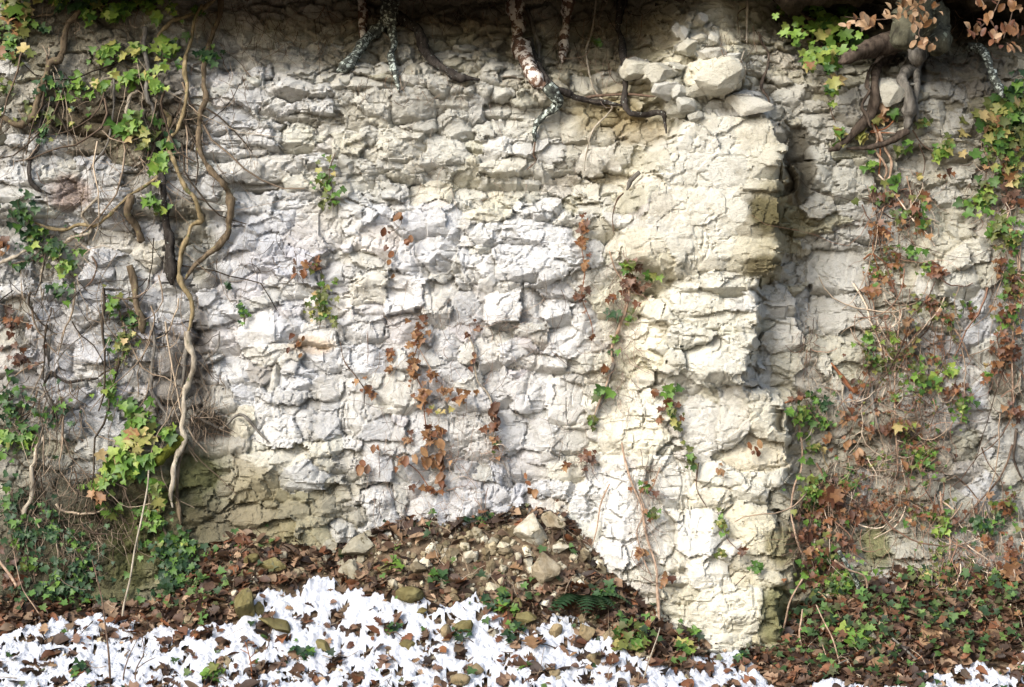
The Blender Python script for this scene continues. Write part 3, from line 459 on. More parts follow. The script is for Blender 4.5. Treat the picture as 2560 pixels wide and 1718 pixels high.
# relief as stones: the 300 largest in view are parts of the cliff, the rest one mass
P = world(GU, GV, D)
VID = np.arange(NR * NC).reshape(NR, NC)
quad = np.stack([VID[1:, :-1], VID[1:, 1:], VID[:-1, 1:], VID[:-1, :-1]], -1).reshape(-1, 4)
qs = sid[:-1, :-1].ravel()
PF, TF = P.reshape(-1, 3), TC.reshape(-1, 3)
back = world(GU[::8, ::8], GV[::8, ::8], np.minimum(macro(GU, GV), D)[::8, ::8] - .16).reshape(-1, 3)
r6, c6 = GU[::8, ::8].shape; B6 = np.arange(r6 * c6).reshape(r6, c6)
cliff = mobj("cliff", back, np.stack([B6[1:, :-1], B6[1:, 1:], B6[:-1, 1:], B6[:-1, :-1]], -1).reshape(-1, 4), M_SOIL,
             kind="structure", label="pale weathered limestone cliff of cracked irregular blocks above the snow")
cnt = np.bincount(qs[qs >= 0], minlength=len(stones)).astype(float)
vis = np.array([(-10 < s[0] < 2570) and (-10 < s[1] < 1690) for s in stones])
order = np.argsort(-(cnt * vis)); big = set(int(i) for i in order[:296] if cnt[i] > 0)
def skirt(q, pull):
    """front faces q + a ring of faces running back into the rock"""
    ids, inv = np.unique(q, return_inverse=True); f = inv.reshape(q.shape)
    ed = np.concatenate([f[:, [k, (k + 1) % 4]] for k in range(4)])
    key = np.sort(ed, 1); key = key[:, 0].astype(np.int64) * len(ids) + key[:, 1]
    _, first, c = np.unique(key, return_index=True, return_counts=True); be = ed[first[c == 1]]
    V = PF[ids]; bv = np.unique(be); mp = np.full(len(ids), -1); mp[bv] = len(ids) + np.arange(len(bv))
    B = V[bv].copy(); cen = V.mean(0)
    B[:, 0] += (cen[0] - B[:, 0]) * pull; B[:, 2] += (cen[2] - B[:, 2]) * pull; B[:, 1] += .075
    sk = np.stack([be[:, 1], be[:, 0], mp[be[:, 0]], mp[be[:, 1]]], -1)
    return np.concatenate([V, B]), np.concatenate([f, sk]), np.concatenate([TF[ids], TF[ids][bv]])
srt = np.argsort(qs, kind='stable'); bounds = np.searchsorted(qs[srt], np.arange(len(stones) + 1))
for i in big:
    V, F, C = skirt(quad[srt[bounds[i]:bounds[i + 1]]], .15)
    crisp(mobj("stone", V, F, M_ROCK, cliff, col=C))
rest = ~np.isin(qs, list(big)); ids, inv = np.unique(quad[rest], return_inverse=True)
crisp(mobj("small_stones", PF[ids], inv.reshape(-1, 4), M_ROCK, cliff, col=TF[ids], kind="stuff"))
print("stones", NHAND, len(stones))

BOULD = [('B',1925,445,205,165,.06),('B',2085,480,225,140,.06),('B',2120,585,185,135,.08),('B',2205,610,110,105,.07),('B',2195,718,125,118,.07),('B',2212,205,95,105,.05),('B',2226,318,84,66,.05),('C',42,310,140,112,.06),('C',190,345,185,80,.05),('C',250,500,305,225,.08),('C',90,600,155,88,.06),('C',450,682,295,152,.06),('C',52,682,150,130,.07),('C',110,756,115,84,.06),('C',140,130,85,92,.04),('C',210,250,95,92,.04),('C',112,252,112,55,.04),('C',20,212,75,118,.05),('C',340,372,112,64,.05),('C',1380,605,195,185,.07)]
def boulder_parts():
    for k, (t, a, b, w, h, dp) in enumerate(BOULD):
        V, F = rock_mesh(500 + k, 4); kz = PX * K; r = random.Random(k)
        c0 = on_wall(*tuv(t, a, b), 0.0)
        R = np.array(Matrix.Rotation(r.uniform(-.15, .15), 3, 'Y')); V = (V * np.array([w * kz * .52, min(w, h) * kz * .5, h * kz * .52])) @ R.T
        V = V * 1.02 + c0 + np.array([0, -.004, 0])
        crisp(mobj("stone", V, F, M_ROCK, cliff, col=np.tile(np.array([(.56, .545, .47), (.48, .465, .395), (.53, .515, .455)][k % 3]), (len(V), 1))), 24)
# smoothed outer envelope: what climbs on the rock lies on this
E = D.copy()
for _ in range(5):
    E = np.maximum.reduce([E, np.roll(E, 1, 0), np.roll(E, -1, 0), np.roll(E, 1, 1), np.roll(E, -1, 1)])
E = blur(E, 4)
def samp(A, p, q):
    x = np.clip((np.asarray(p) - U0) / STEP, 0, NC - 1.01); y = np.clip((np.asarray(q) - V0_) / STEP, 0, NR - 1.01)
    j, i = x.astype(int), y.astype(int); fx, fy = x - j, y - i
    return (A[i, j] * (1 - fx) + A[i, j + 1] * fx) * (1 - fy) + (A[i + 1, j] * (1 - fx) + A[i + 1, j + 1] * fx) * fy
def on_wall(u, v, off=0.0, A=None):
    """picture point -> world point lying off metres proud of the rock"""
    A = E if A is None else A
    p, q = np.asarray(u, float), np.asarray(v, float)
    for _ in range(4):
        d = samp(A, p, q) + off; k = 1 - d / DIST
        p, q = 1280 + (np.asarray(u) - 1280) * k, 859 + (np.asarray(v) - 859) * k
    return world(p, q, samp(A, p, q) + off)

# ------------------------------------------------------------------ ground
VB = 1560
CONT = [(-420,1480),(0,1475),(200,1480),(380,1480),(470,1450),(560,1350),(640,1340),(760,1360),(850,1370),(950,1325),(1050,1305),(1200,1305),(1300,1280),(1400,1290),(1480,1365),(1540,1420),(1650,1500),(1750,1555),(1900,1560),(1960,1530),(2050,1450),(2200,1415),(2400,1405),(2560,1400),(2980,1400)]
WALLD = samp(blur(D, 8), gu, np.interp(gu, *zip(*CONT)))
def ground_z(x, t):
    """height of the ground; t = metres in front of the cliff plane"""
    u = x / PX + 1280
    m = (VB - np.interp(u, *zip(*CONT))) * PX
    wd = np.interp(u, gu, WALLD)
    rel = np.maximum(t - wd, 0)
    base = (859 - VB) * PX - .27 * np.minimum(t, .95) - .05 * np.maximum(t - .95, 0) ** .7
    mound = m * np.exp(-(rel / np.where(m > 0, .33, .25)) ** 1.6)
    return CZ + base + mound + .016 * fbm(x * 100, t * 100, 16, 4, 131) * np.exp(-np.maximum(t - 2, 0))
def seg(a, b, n): return list(np.linspace(a, b, n, endpoint=False))
gx = np.array(seg(-90, -6, 12) + seg(-6, -2.4, 14) + seg(-2.4, 2.4, 300) + seg(2.4, 6, 14) + seg(6, 91, 13))
gt = np.array(seg(-.35, 1.1, 95) + seg(1.1, 3, 30) + seg(3, 12, 16) + seg(12, 121, 12))
GX, GT = np.meshgrid(gx, gt)
gV = np.stack([GX, -GT, ground_z(GX, GT)], -1).reshape(-1, 3)
gi = np.arange(GX.size).reshape(GX.shape)
mobj("ground", gV, np.stack([gi[:-1, :-1], gi[1:, :-1], gi[1:, 1:], gi[:-1, 1:]], -1).reshape(-1, 4)[:, ::-1], M_GROUND, kind="structure", label="brown earth bank sloping down from the foot of the cliff")
def proj(x, t, z):
    k = DIST / (DIST - t); return 1280 + x * k / PX, 859 - (z - CZ) * k / PX
TT = np.arange(-.1, 1.6, .005)
def on_ground(u, v):
    """picture point -> ground point"""
    x = (u - 1280) * PX * (DIST - TT) / DIST
    z = ground_z(x, TT); _, vv = proj(x, TT, z)
    wd = np.interp(x / PX + 1280, gu, WALLD)
    ok = np.where((vv >= v) & (TT > wd - .02))[0]
    k = ok[0] if len(ok) else len(TT) - 1
    return np.array([x[k], -TT[k], z[k]])

# snow: a thin broken blanket with holes where leaves and stones show
SB = [(-420,1570),(0,1600),(30,1560),(240,1545),(480,1575),(560,1560),(640,1500),(740,1460),(790,1440),(850,1450),(930,1490),(990,1470),(1040,1515),(1150,1520),(1190,1485),(1230,1540),(1300,1560),(1400,1545),(1470,1560),(1500,1600),(1580,1620),(1650,1650),(1740,1650),(1850,1640),(1900,1690),(1960,1730),(2030,1715),(2060,1690),(2170,1700),(2200,1720),(2350,1690),(2400,1660),(2490,1670),(2560,1640),(2600,1640),(2980,1620)]
sx = np.arange(-2.45, 2.45, .0065); stt = np.arange(0.0, 1.45, .0065)
SX, STT = np.meshgrid(sx, stt); SZ = ground_z(SX, STT); SU, SV = proj(SX, STT, SZ)
mask = (SV - np.interp(SU, *zip(*SB))) / 55.
cm = 100
nz = fbm(SX * cm, STT * cm, 13, 4, 141, asp=1.5); nh = fbm(SX * cm, STT * cm, 6.5, 3, 147, asp=1.6); nf = fbm(SX * cm, STT * cm, 3.4, 3, 151); puff = np.abs(fbm(SX * cm, STT * cm, 3.0, 2, 153)) + .5 * np.abs(fbm(SX * cm, STT * cm, 1.5, 2, 155))
field = np.minimum(mask, 1.0) + .9 * nz - .10
field = np.minimum(field, .34 + 1.0 * nh + .75 * nf + .5 * nz)
field = np.where(SU > 1900, field - .12, field)
th = sstep(-.03, .30, field) ** .6 * (.014 + .010 * nh + .031 * puff) - .003
sV = np.stack([SX, -STT, SZ + th], -1).reshape(-1, 3); si = np.arange(SX.size).reshape(SX.shape)
sq = np.stack([si[:-1, :-1], si[:-1, 1:], si[1:, 1:], si[1:, :-1]], -1).reshape(-1, 4)
keep = (field.ravel()[sq] > -.02).all(1); ids, inv = np.unique(sq[keep], return_inverse=True)
mobj("snow", sV[ids], inv.reshape(-1, 4)[:, ::-1], M_SNOW, kind="stuff", label="broken patches of white snow covering the ground before the cliff", category="snow")
def snow_at(x, t):
    i = np.clip(((t - 0.0) / .0065).astype(int), 0, SX.shape[0] - 1); j = np.clip(((x + 2.45) / .0065).astype(int), 0, SX.shape[1] - 1)
    return field[i, j], np.where(field[i, j] > 0, th[i, j], 0)

# ------------------------------------------------------------------ overhanging earth along the top of the cliff
xs = np.linspace(-1.95, 2.55 - .05, 230)
uu = xs / PX + 1280
lipv = np.interp(uu, [-420, 0, 350, 560, 900, 1300, 1650, 1750, 1870, 1960, 2150, 2560, 2980], [-40, -45, -30, -8, -14, -12, -6, -38, -26, 14, 6, 18, 10])
lipd = np.interp(uu, [-420, 0, 560, 900, 1650, 1800, 2000, 2560, 2980], [.26, .24, .27, .28, .27, .16, .13, .14, .14])
prof = [(-.46, .03), (-.30, .012), (-.12, .018), (.35, .0), (.75, .005), (1, .05), (1.05, .14), (.85, .30), (.3, .50), (-1.6, .72), (-6, 1.0)]
oV = []
for k, (dd, hh) in enumerate(prof):
    n1 = fbm(xs * 100, np.full(xs.shape, k * 9.), 14, 4, 171); n2 = fbm(xs * 100, np.full(xs.shape, k * 7.), 5, 3, 177)
    d = np.where(dd > 0, dd * (lipd + .07 * n1), dd); z = CZ + (859 - lipv) * PX * (1 - np.maximum(d, -.3) / DIST) + hh + (.075 if dd > 0 else .035) * n1 + .04 * n2
    oV.append(np.stack([xs, -d, z], -1))
oV = np.concatenate(oV); oi = np.arange(len(oV)).reshape(len(prof), len(xs))
mobj("soil_overhang", oV, np.stack([oi[:-1, :-1], oi[:-1, 1:], oi[1:, 1:], oi[1:, :-1]], -1).reshape(-1, 4), M_DARKSOIL, kind="structure", label="dark earth bank overhanging the top of the cliff")

# ------------------------------------------------------------------ stems
def smooth_path(pts, n=5):
    P_ = np.array(pts, float); out = []
    Q = np.concatenate([[2 * P_[0] - P_[1]], P_, [2 * P_[-1] - P_[-2]]])
    for i in range(1, len(Q) - 2):
        for k in range(n):
            t = k / n; a, b, c, d = Q[i - 1], Q[i], Q[i + 1], Q[i + 2]
            out.append(.5 * ((2 * b) + (c - a) * t + (2 * a - 5 * b + 4 * c - d) * t * t + (3 * b - a - 3 * c + d) * t ** 3))
    out.append(P_[-1]); return np.array(out)
def tube(path, rad, ns=8, rough=.0, seed=0):
    path = np.asarray(path); n = len(path); rad = np.broadcast_to(rad, (n,)).astype(float)
    T = np.gradient(path, axis=0); T /= np.linalg.norm(T, axis=1, keepdims=True) + 1e-9
    ref = np.array([0.13, 1, 0.21]); A = np.cross(T, ref); A /= np.linalg.norm(A, axis=1, keepdims=True) + 1e-9; B = np.cross(T, A)
    r = np.random.default_rng(seed); ang = np.arange(ns) / ns * 2 * np.pi
    rr = rad[:, None] * (1 + rough * r.uniform(-1, 1, (n, ns)) + rough * .8 * np.sin(2 * ang + np.arange(n)[:, None] * .35))
    V = path[:, None] + rr[..., None] * (np.cos(ang)[None, :, None] * A[:, None] + np.sin(ang)[None, :, None] * B[:, None])
    idx = np.arange(n * ns).reshape(n, ns); nx = np.roll(idx, -1, 1)
    F = np.stack([idx[:-1], nx[:-1], nx[1:], idx[1:]], -1).reshape(-1, 4)
    V = np.concatenate([V.reshape(-1, 3), path[:1], path[-1:]]); c0, c1 = n * ns, n * ns + 1
    cap = np.concatenate([np.stack([nx[0], idx[0], np.full(ns, c0)], -1), np.stack([idx[-1], nx[-1], np.full(ns, c1)], -1)])
    return V, [F, cap]
SEED = [100]
def stem(name, t, pts, r0, r1=None, bark='brown', parent=None, off=None, rough=.15, wig=1.0, ns=8, ground=False):
    """pts in view coordinates, radii in view pixels; lies on the rock and follows its relief"""
    r1 = r0 if r1 is None else r1; SEED[0] += 1; rg = np.random.default_rng(SEED[0])
    uv = smooth_path([tuv(t, a, b) for a, b in pts], 6); n = len(uv)
    rad = np.linspace(r0, r1, n) * K * PX * (1.06 if t in 'ADG' else 1.05)
    tp = np.linspace(0, 1, n); rad = rad * (1 - .6 * sstep(.88, 1, tp))
    jit = blur(rg.normal(0, 1, (n, 2)), 1) if n > 6 else rg.normal(0, .5, (n, 2))
    uv = uv + jit * wig * min(2.2, max(1.0, r0 * K * .35))
    o = rad * .8 + .004 if off is None else np.full(n, off)
    W_ = on_wall(uv[:, 0], uv[:, 1], 0)
    dep = -W_[:, 1]; k = np.ones(5) / 5; dep = np.convolve(np.pad(dep, 2, mode='edge'), k, 'valid') + o
    kk = (DIST - dep)
    W_ = np.stack([(uv[:, 0] - 1280) * PX * kk / DIST, -dep, CZ + (859 - uv[:, 1]) * PX * kk / DIST], -1)
    V, F = tube(W_, rad * (1 + .28 * blur(rg.normal(0, 1, (n, 1)), 1)[:, 0]), ns, rough, SEED[0])
    return W_, V, F, BARK[bark]
def add_stem(parent, name, *a, **k):
    W_, V, F, m = stem(name, *a, **k)
    o = mobj(name, V, F, m, parent); return W_

# ------------------------------------------------------------------ leaves
def leaf_mesh(kind, var):
    r = random.Random(hash((len(kind), var)) & 999 + var)
    if kind == 'ivy':
        half = [(0, 0), (.20, .10), (.50, .02), (.40, -.24), (.52, -.48), (.24, -.50), (0, -1.0)]
    elif kind == 'maple':
        half = [(0, 0), (.22, .16), (.36, .04), (.60, -.12), (.36, -.30), (.50, -.62), (.20, -.58), (0, -1.0)]
    elif kind == 'oak':
        half = [(0, 0), (.10, -.08), (.22, -.18), (.14, -.28), (.32, -.40), (.20, -.52), (.36, -.66), (.20, -.78), (.16, -.94), (0, -1.0)]
    else:  # beech
        half = [(0, 0), (.17, -.14), (.29, -.36), (.28, -.60), (.15, -.85), (0, -1.0)]
    half = [(x * r.uniform(.85, 1.15), y * r.uniform(.94, 1.06)) for x, y in half]
    right = half; left = [(-x * r.uniform(.85, 1.1), y) for x, y in half[1:-1]][::-1]
    out = right + left
    cup = r.uniform(.10, .45) * (1 if kind in ('ivy', 'maple') else 1.6); curl = r.uniform(-.35, .5); tw = r.uniform(-.3, .3)
    def z(x, y): return cup * abs(x) - curl * (y + .5) ** 2 + tw * x * (y + .5) - .12 * curl
    mids = [(0, -.12), (0, -.42), (0, -.72)]
    V = [(x, y + .5, z(x, y)) for x, y in out + mids]; n = len(out); tip = len(right) - 1
    F = []
    def near(y): return n + (0 if y > -.27 else 1 if y > -.57 else 2)
    for i in range(n):
        j = (i + 1) % n; a, b = near(out[i][1]), near(out[j][1])
        if a == b: F.append((i, j, a))
        else: F += [(i, j, a), (j, b, a)]
    return np.array(V), np.array(F)
LM = {}
for kind in ('ivy', 'maple', 'oak', 'beech'):
    for var in range(6): LM[kind, var] = leaf_mesh(kind, var)
LMESH = {}
def leafdata(kind, var, mat):
    if (kind, var, mat) not in LMESH:
        V, F = LM[kind, var]; LMESH[kind, var, mat] = np_mesh("leaf", V, F, LMAT[mat], True)
    return LMESH[kind, var, mat]
def leaf_matrix(pos, nrm, tip, size):
    z = Vector(nrm).normalized(); y = -(Vector(tip) - z * Vector(tip).dot(z))
    if y.length < 1e-4: y = Vector((0, 0, 1)) - z * z.z
    y.normalize(); x = y.cross(z)
    m = Matrix((x, y, z)).transposed().to_4x4(); m = Matrix.Translation(Vector(pos)) @ m @ Matrix.Diagonal((size, size, size, 1)); return m
def wall_leaf(parent, u, v, size, kind, col, lift=.02, rg=random):
    w = on_wall(u, v, lift * rg.uniform(.3, 1.4))
    nrm = (rg.gauss(0, .42), -1, rg.gauss(.42, .38)); tip = (rg.gauss(0, .55), rg.gauss(-.1, .3), -1)
    o = bpy.data.objects.new("leaf", leafdata(kind, rg.randrange(6), col)); o.matrix_world = leaf_matrix(w, nrm, tip, size)
    inv = parent.matrix_basis.inverted(); o.matrix_basis = inv @ leaf_matrix(w, nrm, tip, size)
    return link(o, parent)
def pick(mix, rg):
    k = rg.random(); tot = 0
    for c, p in mix:
        tot += p
        if k <= tot: return c
    return mix[-1][0]
MIX = {'g': [('green', .65), ('bright', .2), ('olive', .15)], 'b': [('bright', .65), ('green', .22), ('yellow', .13)], 'd': [('dark', .75), ('green', .25)],
       'o': [('olive', .6), ('green', .25), ('yellow', .15)], 'x': [('green', .35), ('yellow', .25), ('olive', .3), ('orange', .1)], 'r': [('rust', .6), ('orange', .25), ('brown', .15)],
       'q': [('orange', .7), ('rust', .3)], 'n': [('brown', .6), ('rust', .4)], 't': [('tan', .6), ('orange', .4)], 'y': [('yellow', .7), ('orange', .3)], 'm': [('olive', .3), ('green', .2), ('rust', .25), ('orange', .15), ('brown', .1)]}
NLEAF = [0]
def clusters(parent, lst, lift=0):
    """entries: view, a, b, ra, rb, number, leaf size in view pixels, colour mix[, leaf kind]"""
    for e in lst:
        t, a, b, ra, rb, n, s, mx = e[:8]; kind = e[8] if len(e) > 8 else 'ivy'
        rg = random.Random(int(a * 7 + b * 13 + n))
        if t in 'ACDG' and mx in 'gbdxo': n = int(n * 1.4)
        if t in 'FI' and mx in 'mrgoxd' and a > 900: n, s = int(n * 1.7), s * .76
        for k in range(n):
            r = min(abs(rg.gauss(0, .72)), 1.7); th = rg.uniform(0, 2 * math.pi)
            u, v = tuv(t, a + ra * r * math.cos(th), b + rb * r * math.sin(th))
            wall_leaf(parent, u, v, s * K * PX * rg.uniform(.5, 1.3), kind, pick(MIX[mx], rg), .012 + lift + .0005 * s * rg.random(), rg); NLEAF[0] += 1
def plant(name, label, cat, group, stems=(), leaves=(), first='stem', lift=0):
    if stems: t, pts = stems[0][0], stems[0][1]; u, v = tuv(t, *pts[-1])
    else: u, v = tuv(leaves[0][0], leaves[0][1], leaves[0][2])
    root = empty(name, (0, 0, 0), label, cat, group)
    base = on_wall(u, v, .01); root.location = base; root.matrix_basis = Matrix.Translation(Vector(base))
    for k, s in enumerate(stems):
        t, pts, r0, r1, bark = s[:5]; kw = s[5] if len(s) > 5 else {}
        W_, V, F, m = stem('x', t, pts, r0, r1, bark, **kw)
        mobj(first if k == 0 else "branch", V - base, F, m, root)
    clusters(root, leaves, lift); return root
GV_ = "climbing stems on the left of the cliff"
GT_ = "tree roots hanging over the top of the cliff"
GI_ = "ivy plants growing on the cliff"
GC_ = "dry creeper strands hanging on the pale rock"
GR_ = "creeper stems on the right of the cliff"
# --- left: climbing stems
plant("climbing_stem", "smooth olive-grey stem curving down to the left edge below the upper ivy", "vine", GV_, [('A', [(530,60),(455,150),(425,220),(415,300),(390,385),(325,412),(302,500),(268,580),(247,660),(220,740),(170,800),(100,812),(30,770),(-60,735)], 20, 24, 'brown', dict(rough=.05))])
plant("climbing_stem", "thick mossy-barked stem, farthest right of the long upright stems, bending back at mid height", "vine", GV_, [('A', [(1440,-60),(1437,90),(1402,180),(1372,270),(1345,400),(1330,480),(1335,570),(1347,640),(1317,720),(1300,820),(1298,900),(1305,980),(1340,1060),(1390,1130),(1450,1190),(1490,1250),(1508,1330),(1502,1420),(1490,1520),(1430,1605),(1330,1685),(1240,1775),(1205,1820)], 17, 20, 'brown')],
      [('A',1330,370,110,50,18,52,'d'),('A',1290,95,70,60,7,50,'g')])
main = plant("climbing_stem", "pale winding stem running the full height to the mossy root at the foot", "vine", GV_, [
    ('A', [(1320,30),(1270,140),(1250,260),(1215,360),(1205,470),(1222,560),(1210,680),(1180,790),(1150,870),(1110,900),(1095,960),(1130,1040),(1170,1140),(1220,1240),(1270,1290),(1300,1380),(1312,1440),(1250,1480),(1220,1560),(1190,1633),(1175,1713),(1170,1793),(1190,1863),(1240,1943),(1257,2023),(1250,2103),(1220,2183)], 10, 18, 'yellow', dict(off=.026)),
    ('D', [(1220,700),(1230,790),(1262,860),(1262,950),(1232,1040),(1200,1120),(1200,1220),(1190,1330),(1212,1410),(1170,1490),(1138,1570),(1130,1660),(1115,1760),(1125,1850)], 19, 16, 'pale', dict(off=.030)),
    ('D', [(1222,760),(1212,850),(1208,930),(1198,1010),(1190,1100)], 13, 13, 'grey'),
    ('A', [(1410,-20),(1330,60),(1250,92),(1190,120),(1120,142),(1060,200),(1020,265)], 14, 11, 'yellow'),
    ('A', [(1060,720),(1110,770),(1100,830),(1090,890)], 12, 11, 'yellow'),
    ('G', [(1215,-60),(1200,10),(1165,110),(1155,250),(1162,360),(1182,520)], 11, 14, 'brown')],
    [('A',1090,950,60,60,8,60,'d'),('A',1040,1060,90,90,16,72,'b'),('A',1100,360,110,90,26,58,'b')])
plant("climbing_stem", "dark lichen-spotted dead stem ending in a broken foot beside the pale winding stem", "vine", GV_, [('A', [(1050,1130),(1062,1200),(1070,1300),(1085,1460),(1105,1560),(1112,1660),(1118,1760),(1122,1865)], 22, 36, 'dark'), ('D', [(1050,-250),(1060,-120),(1082,60),(1088,160),(1085,220),(1068,320)], 9, 11, 'grey')])
plant("climbing_stem", "grey stem under the upper left ivy sprays, kinked behind the leaves", "vine", GV_, [('A', [(950,180),(940,290),(960,400),(966,500),(955,590),(970,660),(1000,700),(1010,800)], 15, 13, 'grey'), ('A', [(900,590),(860,620),(832,690),(825,755)], 12, 13, 'pale')], [('A',880,330,60,80,10,60,'b'),('A',850,520,130,60,22,58,'b'),('A',1030,560,60,60,11,58,'b')])
plant("climbing_stem", "brown bent stem in two broken lengths left of the dark dead stem", "vine", GV_, [('A', [(855,1270),(832,1390),(880,1460),(915,1540),(918,1590)], 22, 22, 'brown'), ('D', [(845,270),(880,400),(890,520),(920,620),(932,715)], 22, 24, 'brown')], [('A',970,1330,60,80,7,62,'g'),('A',1050,1390,70,40,7,55,'g')])
plant("climbing_stem", "slender ash-grey stem slanting into the big ivy clump at the foot", "vine", GV_, [('D', [(985,640),(1012,780),(1000,880),(990,960),(990,1080),(1030,1160),(1090,1250),(1135,1335)], 10, 12, 'grey')])
plant("climbing_stem", "yellow-barked branch sagging in a long arc across the left of the cliff", "vine", GV_, [('A', [(1035,1155),(940,1220),(860,1270),(790,1330),(720,1400),(650,1460),(600,1478),(520,1468),(430,1497),(330,1492),(225,1452)], 9, 12, 'yellow')])
plant("climbing_stem", "pale grey branch running from mid left down to the left edge", "vine", GV_, [('A', [(640,1290),(560,1370),(540,1410),(580,1470),(585,1520),(470,1553),(400,1600),(330,1628),(180,1633),(110,1673),(40,1703),(-60,1745)], 8, 11, 'pale')])
plant("climbing_stem", "thin dark hooked stem below the left curved stem", "vine", GV_, [('A', [(330,675),(285,720),(265,800),(250,900),(240,980),(205,1020),(190,1090),(200,1180),(240,1230),(330,1272)], 9, 13, 'dark')], [('A',280,890,100,60,12,50,'d')])
plant("climbing_stem", "thin stem hanging straight down through the upper left ivy", "vine", GV_, [('A', [(740,460),(745,580),(745,680),(735,760),(720,860),(700,940),(650,1020),(580,1110)], 7, 7, 'grey')], [('A',690,345,85,65,18,58,'b'),('A',510,570,100,60,22,56,'b'),('A',660,560,60,30,6,50,'g')])
plant("climbing_stem", "bundle of grey stems looping over the rounded grey block at lower left", "vine", GV_, [('D', [(130,1065),(210,1070),(280,1100),(330,1160),(342,1250),(312,1345)], 11, 11, 'grey'), ('D', [(375,1140),(372,1260),(350,1350)], 8, 7, 'grey'), ('D', [(400,1130),(410,1230),(380,1330)], 7, 6, 'brown'), ('D', [(640,1008),(540,1020),(440,1032),(370,1000),(330,970),(285,1060)], 8, 10, 'dark')])
plant("climbing_stem", "beige crooked stem standing at the bottom left below the grey bundle", "vine", GV_, [('D', [(285,1395),(240,1470),(225,1570),(205,1590),(210,1700),(205,1790),(165,1860),(150,1940)], 11, 17, 'pale')])
plant("climbing_stem", "long hair-thin stem crossing diagonally below the left ivy patch", "vine", GV_, [('D', [(760,470),(640,620),(540,730),(430,820),(355,925)], 4, 5, 'grey'), ('D', [(345,660),(322,800),(318,935)], 8, 8, 'grey'), ('D', [(360,180),(290,260),(265,350),(275,490)], 6, 5, 'pale'), ('D', [(600,210),(632,280),(600,370),(550,420)], 6, 5, 'twigdark'), ('D', [(780,930),(700,960),(640,1000)], 5, 5, 'brown')])
plant("climbing_stem", "brown root arching over the round cream block right of the moss", "vine", GV_, [('D', [(1260,1240),(1380,1310),(1460,1330),(1530,1262),(1590,1250),(1650,1310),(1700,1370),(1755,1425)], 9, 9, 'grey'), ('D', [(1432,700),(1420,820),(1340,890),(1310,980),(1330,1050),(1360,1100),(1340,1180),(1300,1260)], 5, 5, 'grey')])
plant("mossy_root", "short fat root covered in bright green moss at the foot of the stems", "root", None, [('D', [(1205,1405),(1160,1440),(1080,1500),(1010,1570)], 30, 38, 'moss', dict(rough=.16))])
# --- left: ivy
plant("ivy_plant", "ivy in the top left corner, pale green with yellow-pink old leaves", "ivy", GI_, [('A', [(380,70),(330,95),(230,110),(150,160),(60,200)], 6, 6, 'brown')], [('A',110,90,150,110,34,80,'x','maple'),('A',60,260,110,110,22,72,'x','maple'),('A',60,370,70,60,10,60,'x'),('A',380,10,60,35,8,80,'b'),('A',300,200,40,40,4,60,'d'),('A',40,600,60,60,8,50,'o'),('A',330,560,260,160,26,44,'d'),('A',300,760,260,110,24,44,'o'),('A',560,40,250,50,26,56,'d'),('A',900,30,200,50,16,54,'g')])
plant("ivy_plant", "loose spray of large yellow-green ivy leaves at the top beside the corner ivy", "ivy", GI_, [('A', [(900,60),(820,70),(740,90),(650,60),(560,100)], 5, 4, 'brown')], [('A',640,40,50,40,6,85,'x','maple'),('A',740,110,80,55,12,88,'b','maple'),('A',580,100,50,50,7,62,'b'),('A',830,60,60,40,8,62,'g'),('A',1010,110,50,50,6,62,'g'),('A',1120,60,50,40,6,62,'b')])
plant("ivy_plant", "rounded clump of mid-green ivy left of the forked vine in the upper left", "ivy", GI_, [('A', [(880,900),(850,860),(760,880),(705,930)], 6, 6, 'brown')], [('A',850,840,140,80,40,72,'g'),('A',930,910,50,60,8,76,'o')])
plant("ivy_plant", "dark ivy patch by the left edge under the yellow sagging branch", "ivy", GI_, [('D', [(170,40),(220,120),(330,180),(420,290)], 5, 4, 'brown')], [('A',130,1420,130,120,26,55,'d'),('D',230,70,80,80,16,52,'g'),('D',350,175,200,95,48,46,'d'),('D',430,290,90,110,18,52,'g'),('D',400,450,120,70,14,52,'d'),('D',120,300,40,40,4,50,'d')])
plant("ivy_plant", "trailing column of small grey-green ivy leaves left of the brown broken stem", "ivy", GI_, [('D', [(740,470),(790,600),(810,720),(800,860),(740,1040),(740,1180)], 5, 4, 'brown')], [('D',750,530,70,90,22,46,'g'),('D',850,650,70,70,20,46,'d'),('D',800,780,75,130,34,44,'o'),('D',720,1110,70,110,26,46,'g')])
plant("ivy_plant", "big bright clump of large ivy leaves at the foot beside the mossy root", "ivy", GI_, [('D', [(1100,1400),(1000,1390),(900,1430),(800,1500)], 7, 6, 'brown')], [('D',900,1290,120,95,34,78,'g'),('D',1090,1380,65,50,10,82,'g'),('D',880,1420,90,50,9,100,'y','maple'),('G',790,90,140,110,42,80,'b'),('G',880,180,70,60,12,78,'g'),('G',660,250,90,70,16,74,'b'),('G',1020,300,60,60,10,72,'g'),('G',1035,385,35,35,3,80,'y','maple'),('G',650,315,50,30,4,78,'y','maple')])
plant("ivy_plant", "small dark ivy climbing down the left edge at the bottom", "ivy", GI_, [('D', [(40,1090),(70,1200),(60,1350),(80,1480)], 5, 5, 'brown')], [('D',60,1200,100,160,40,46,'d'),('D',60,1430,140,100,28,52,'g'),('D',190,1400,90,60,10,50,'g')])
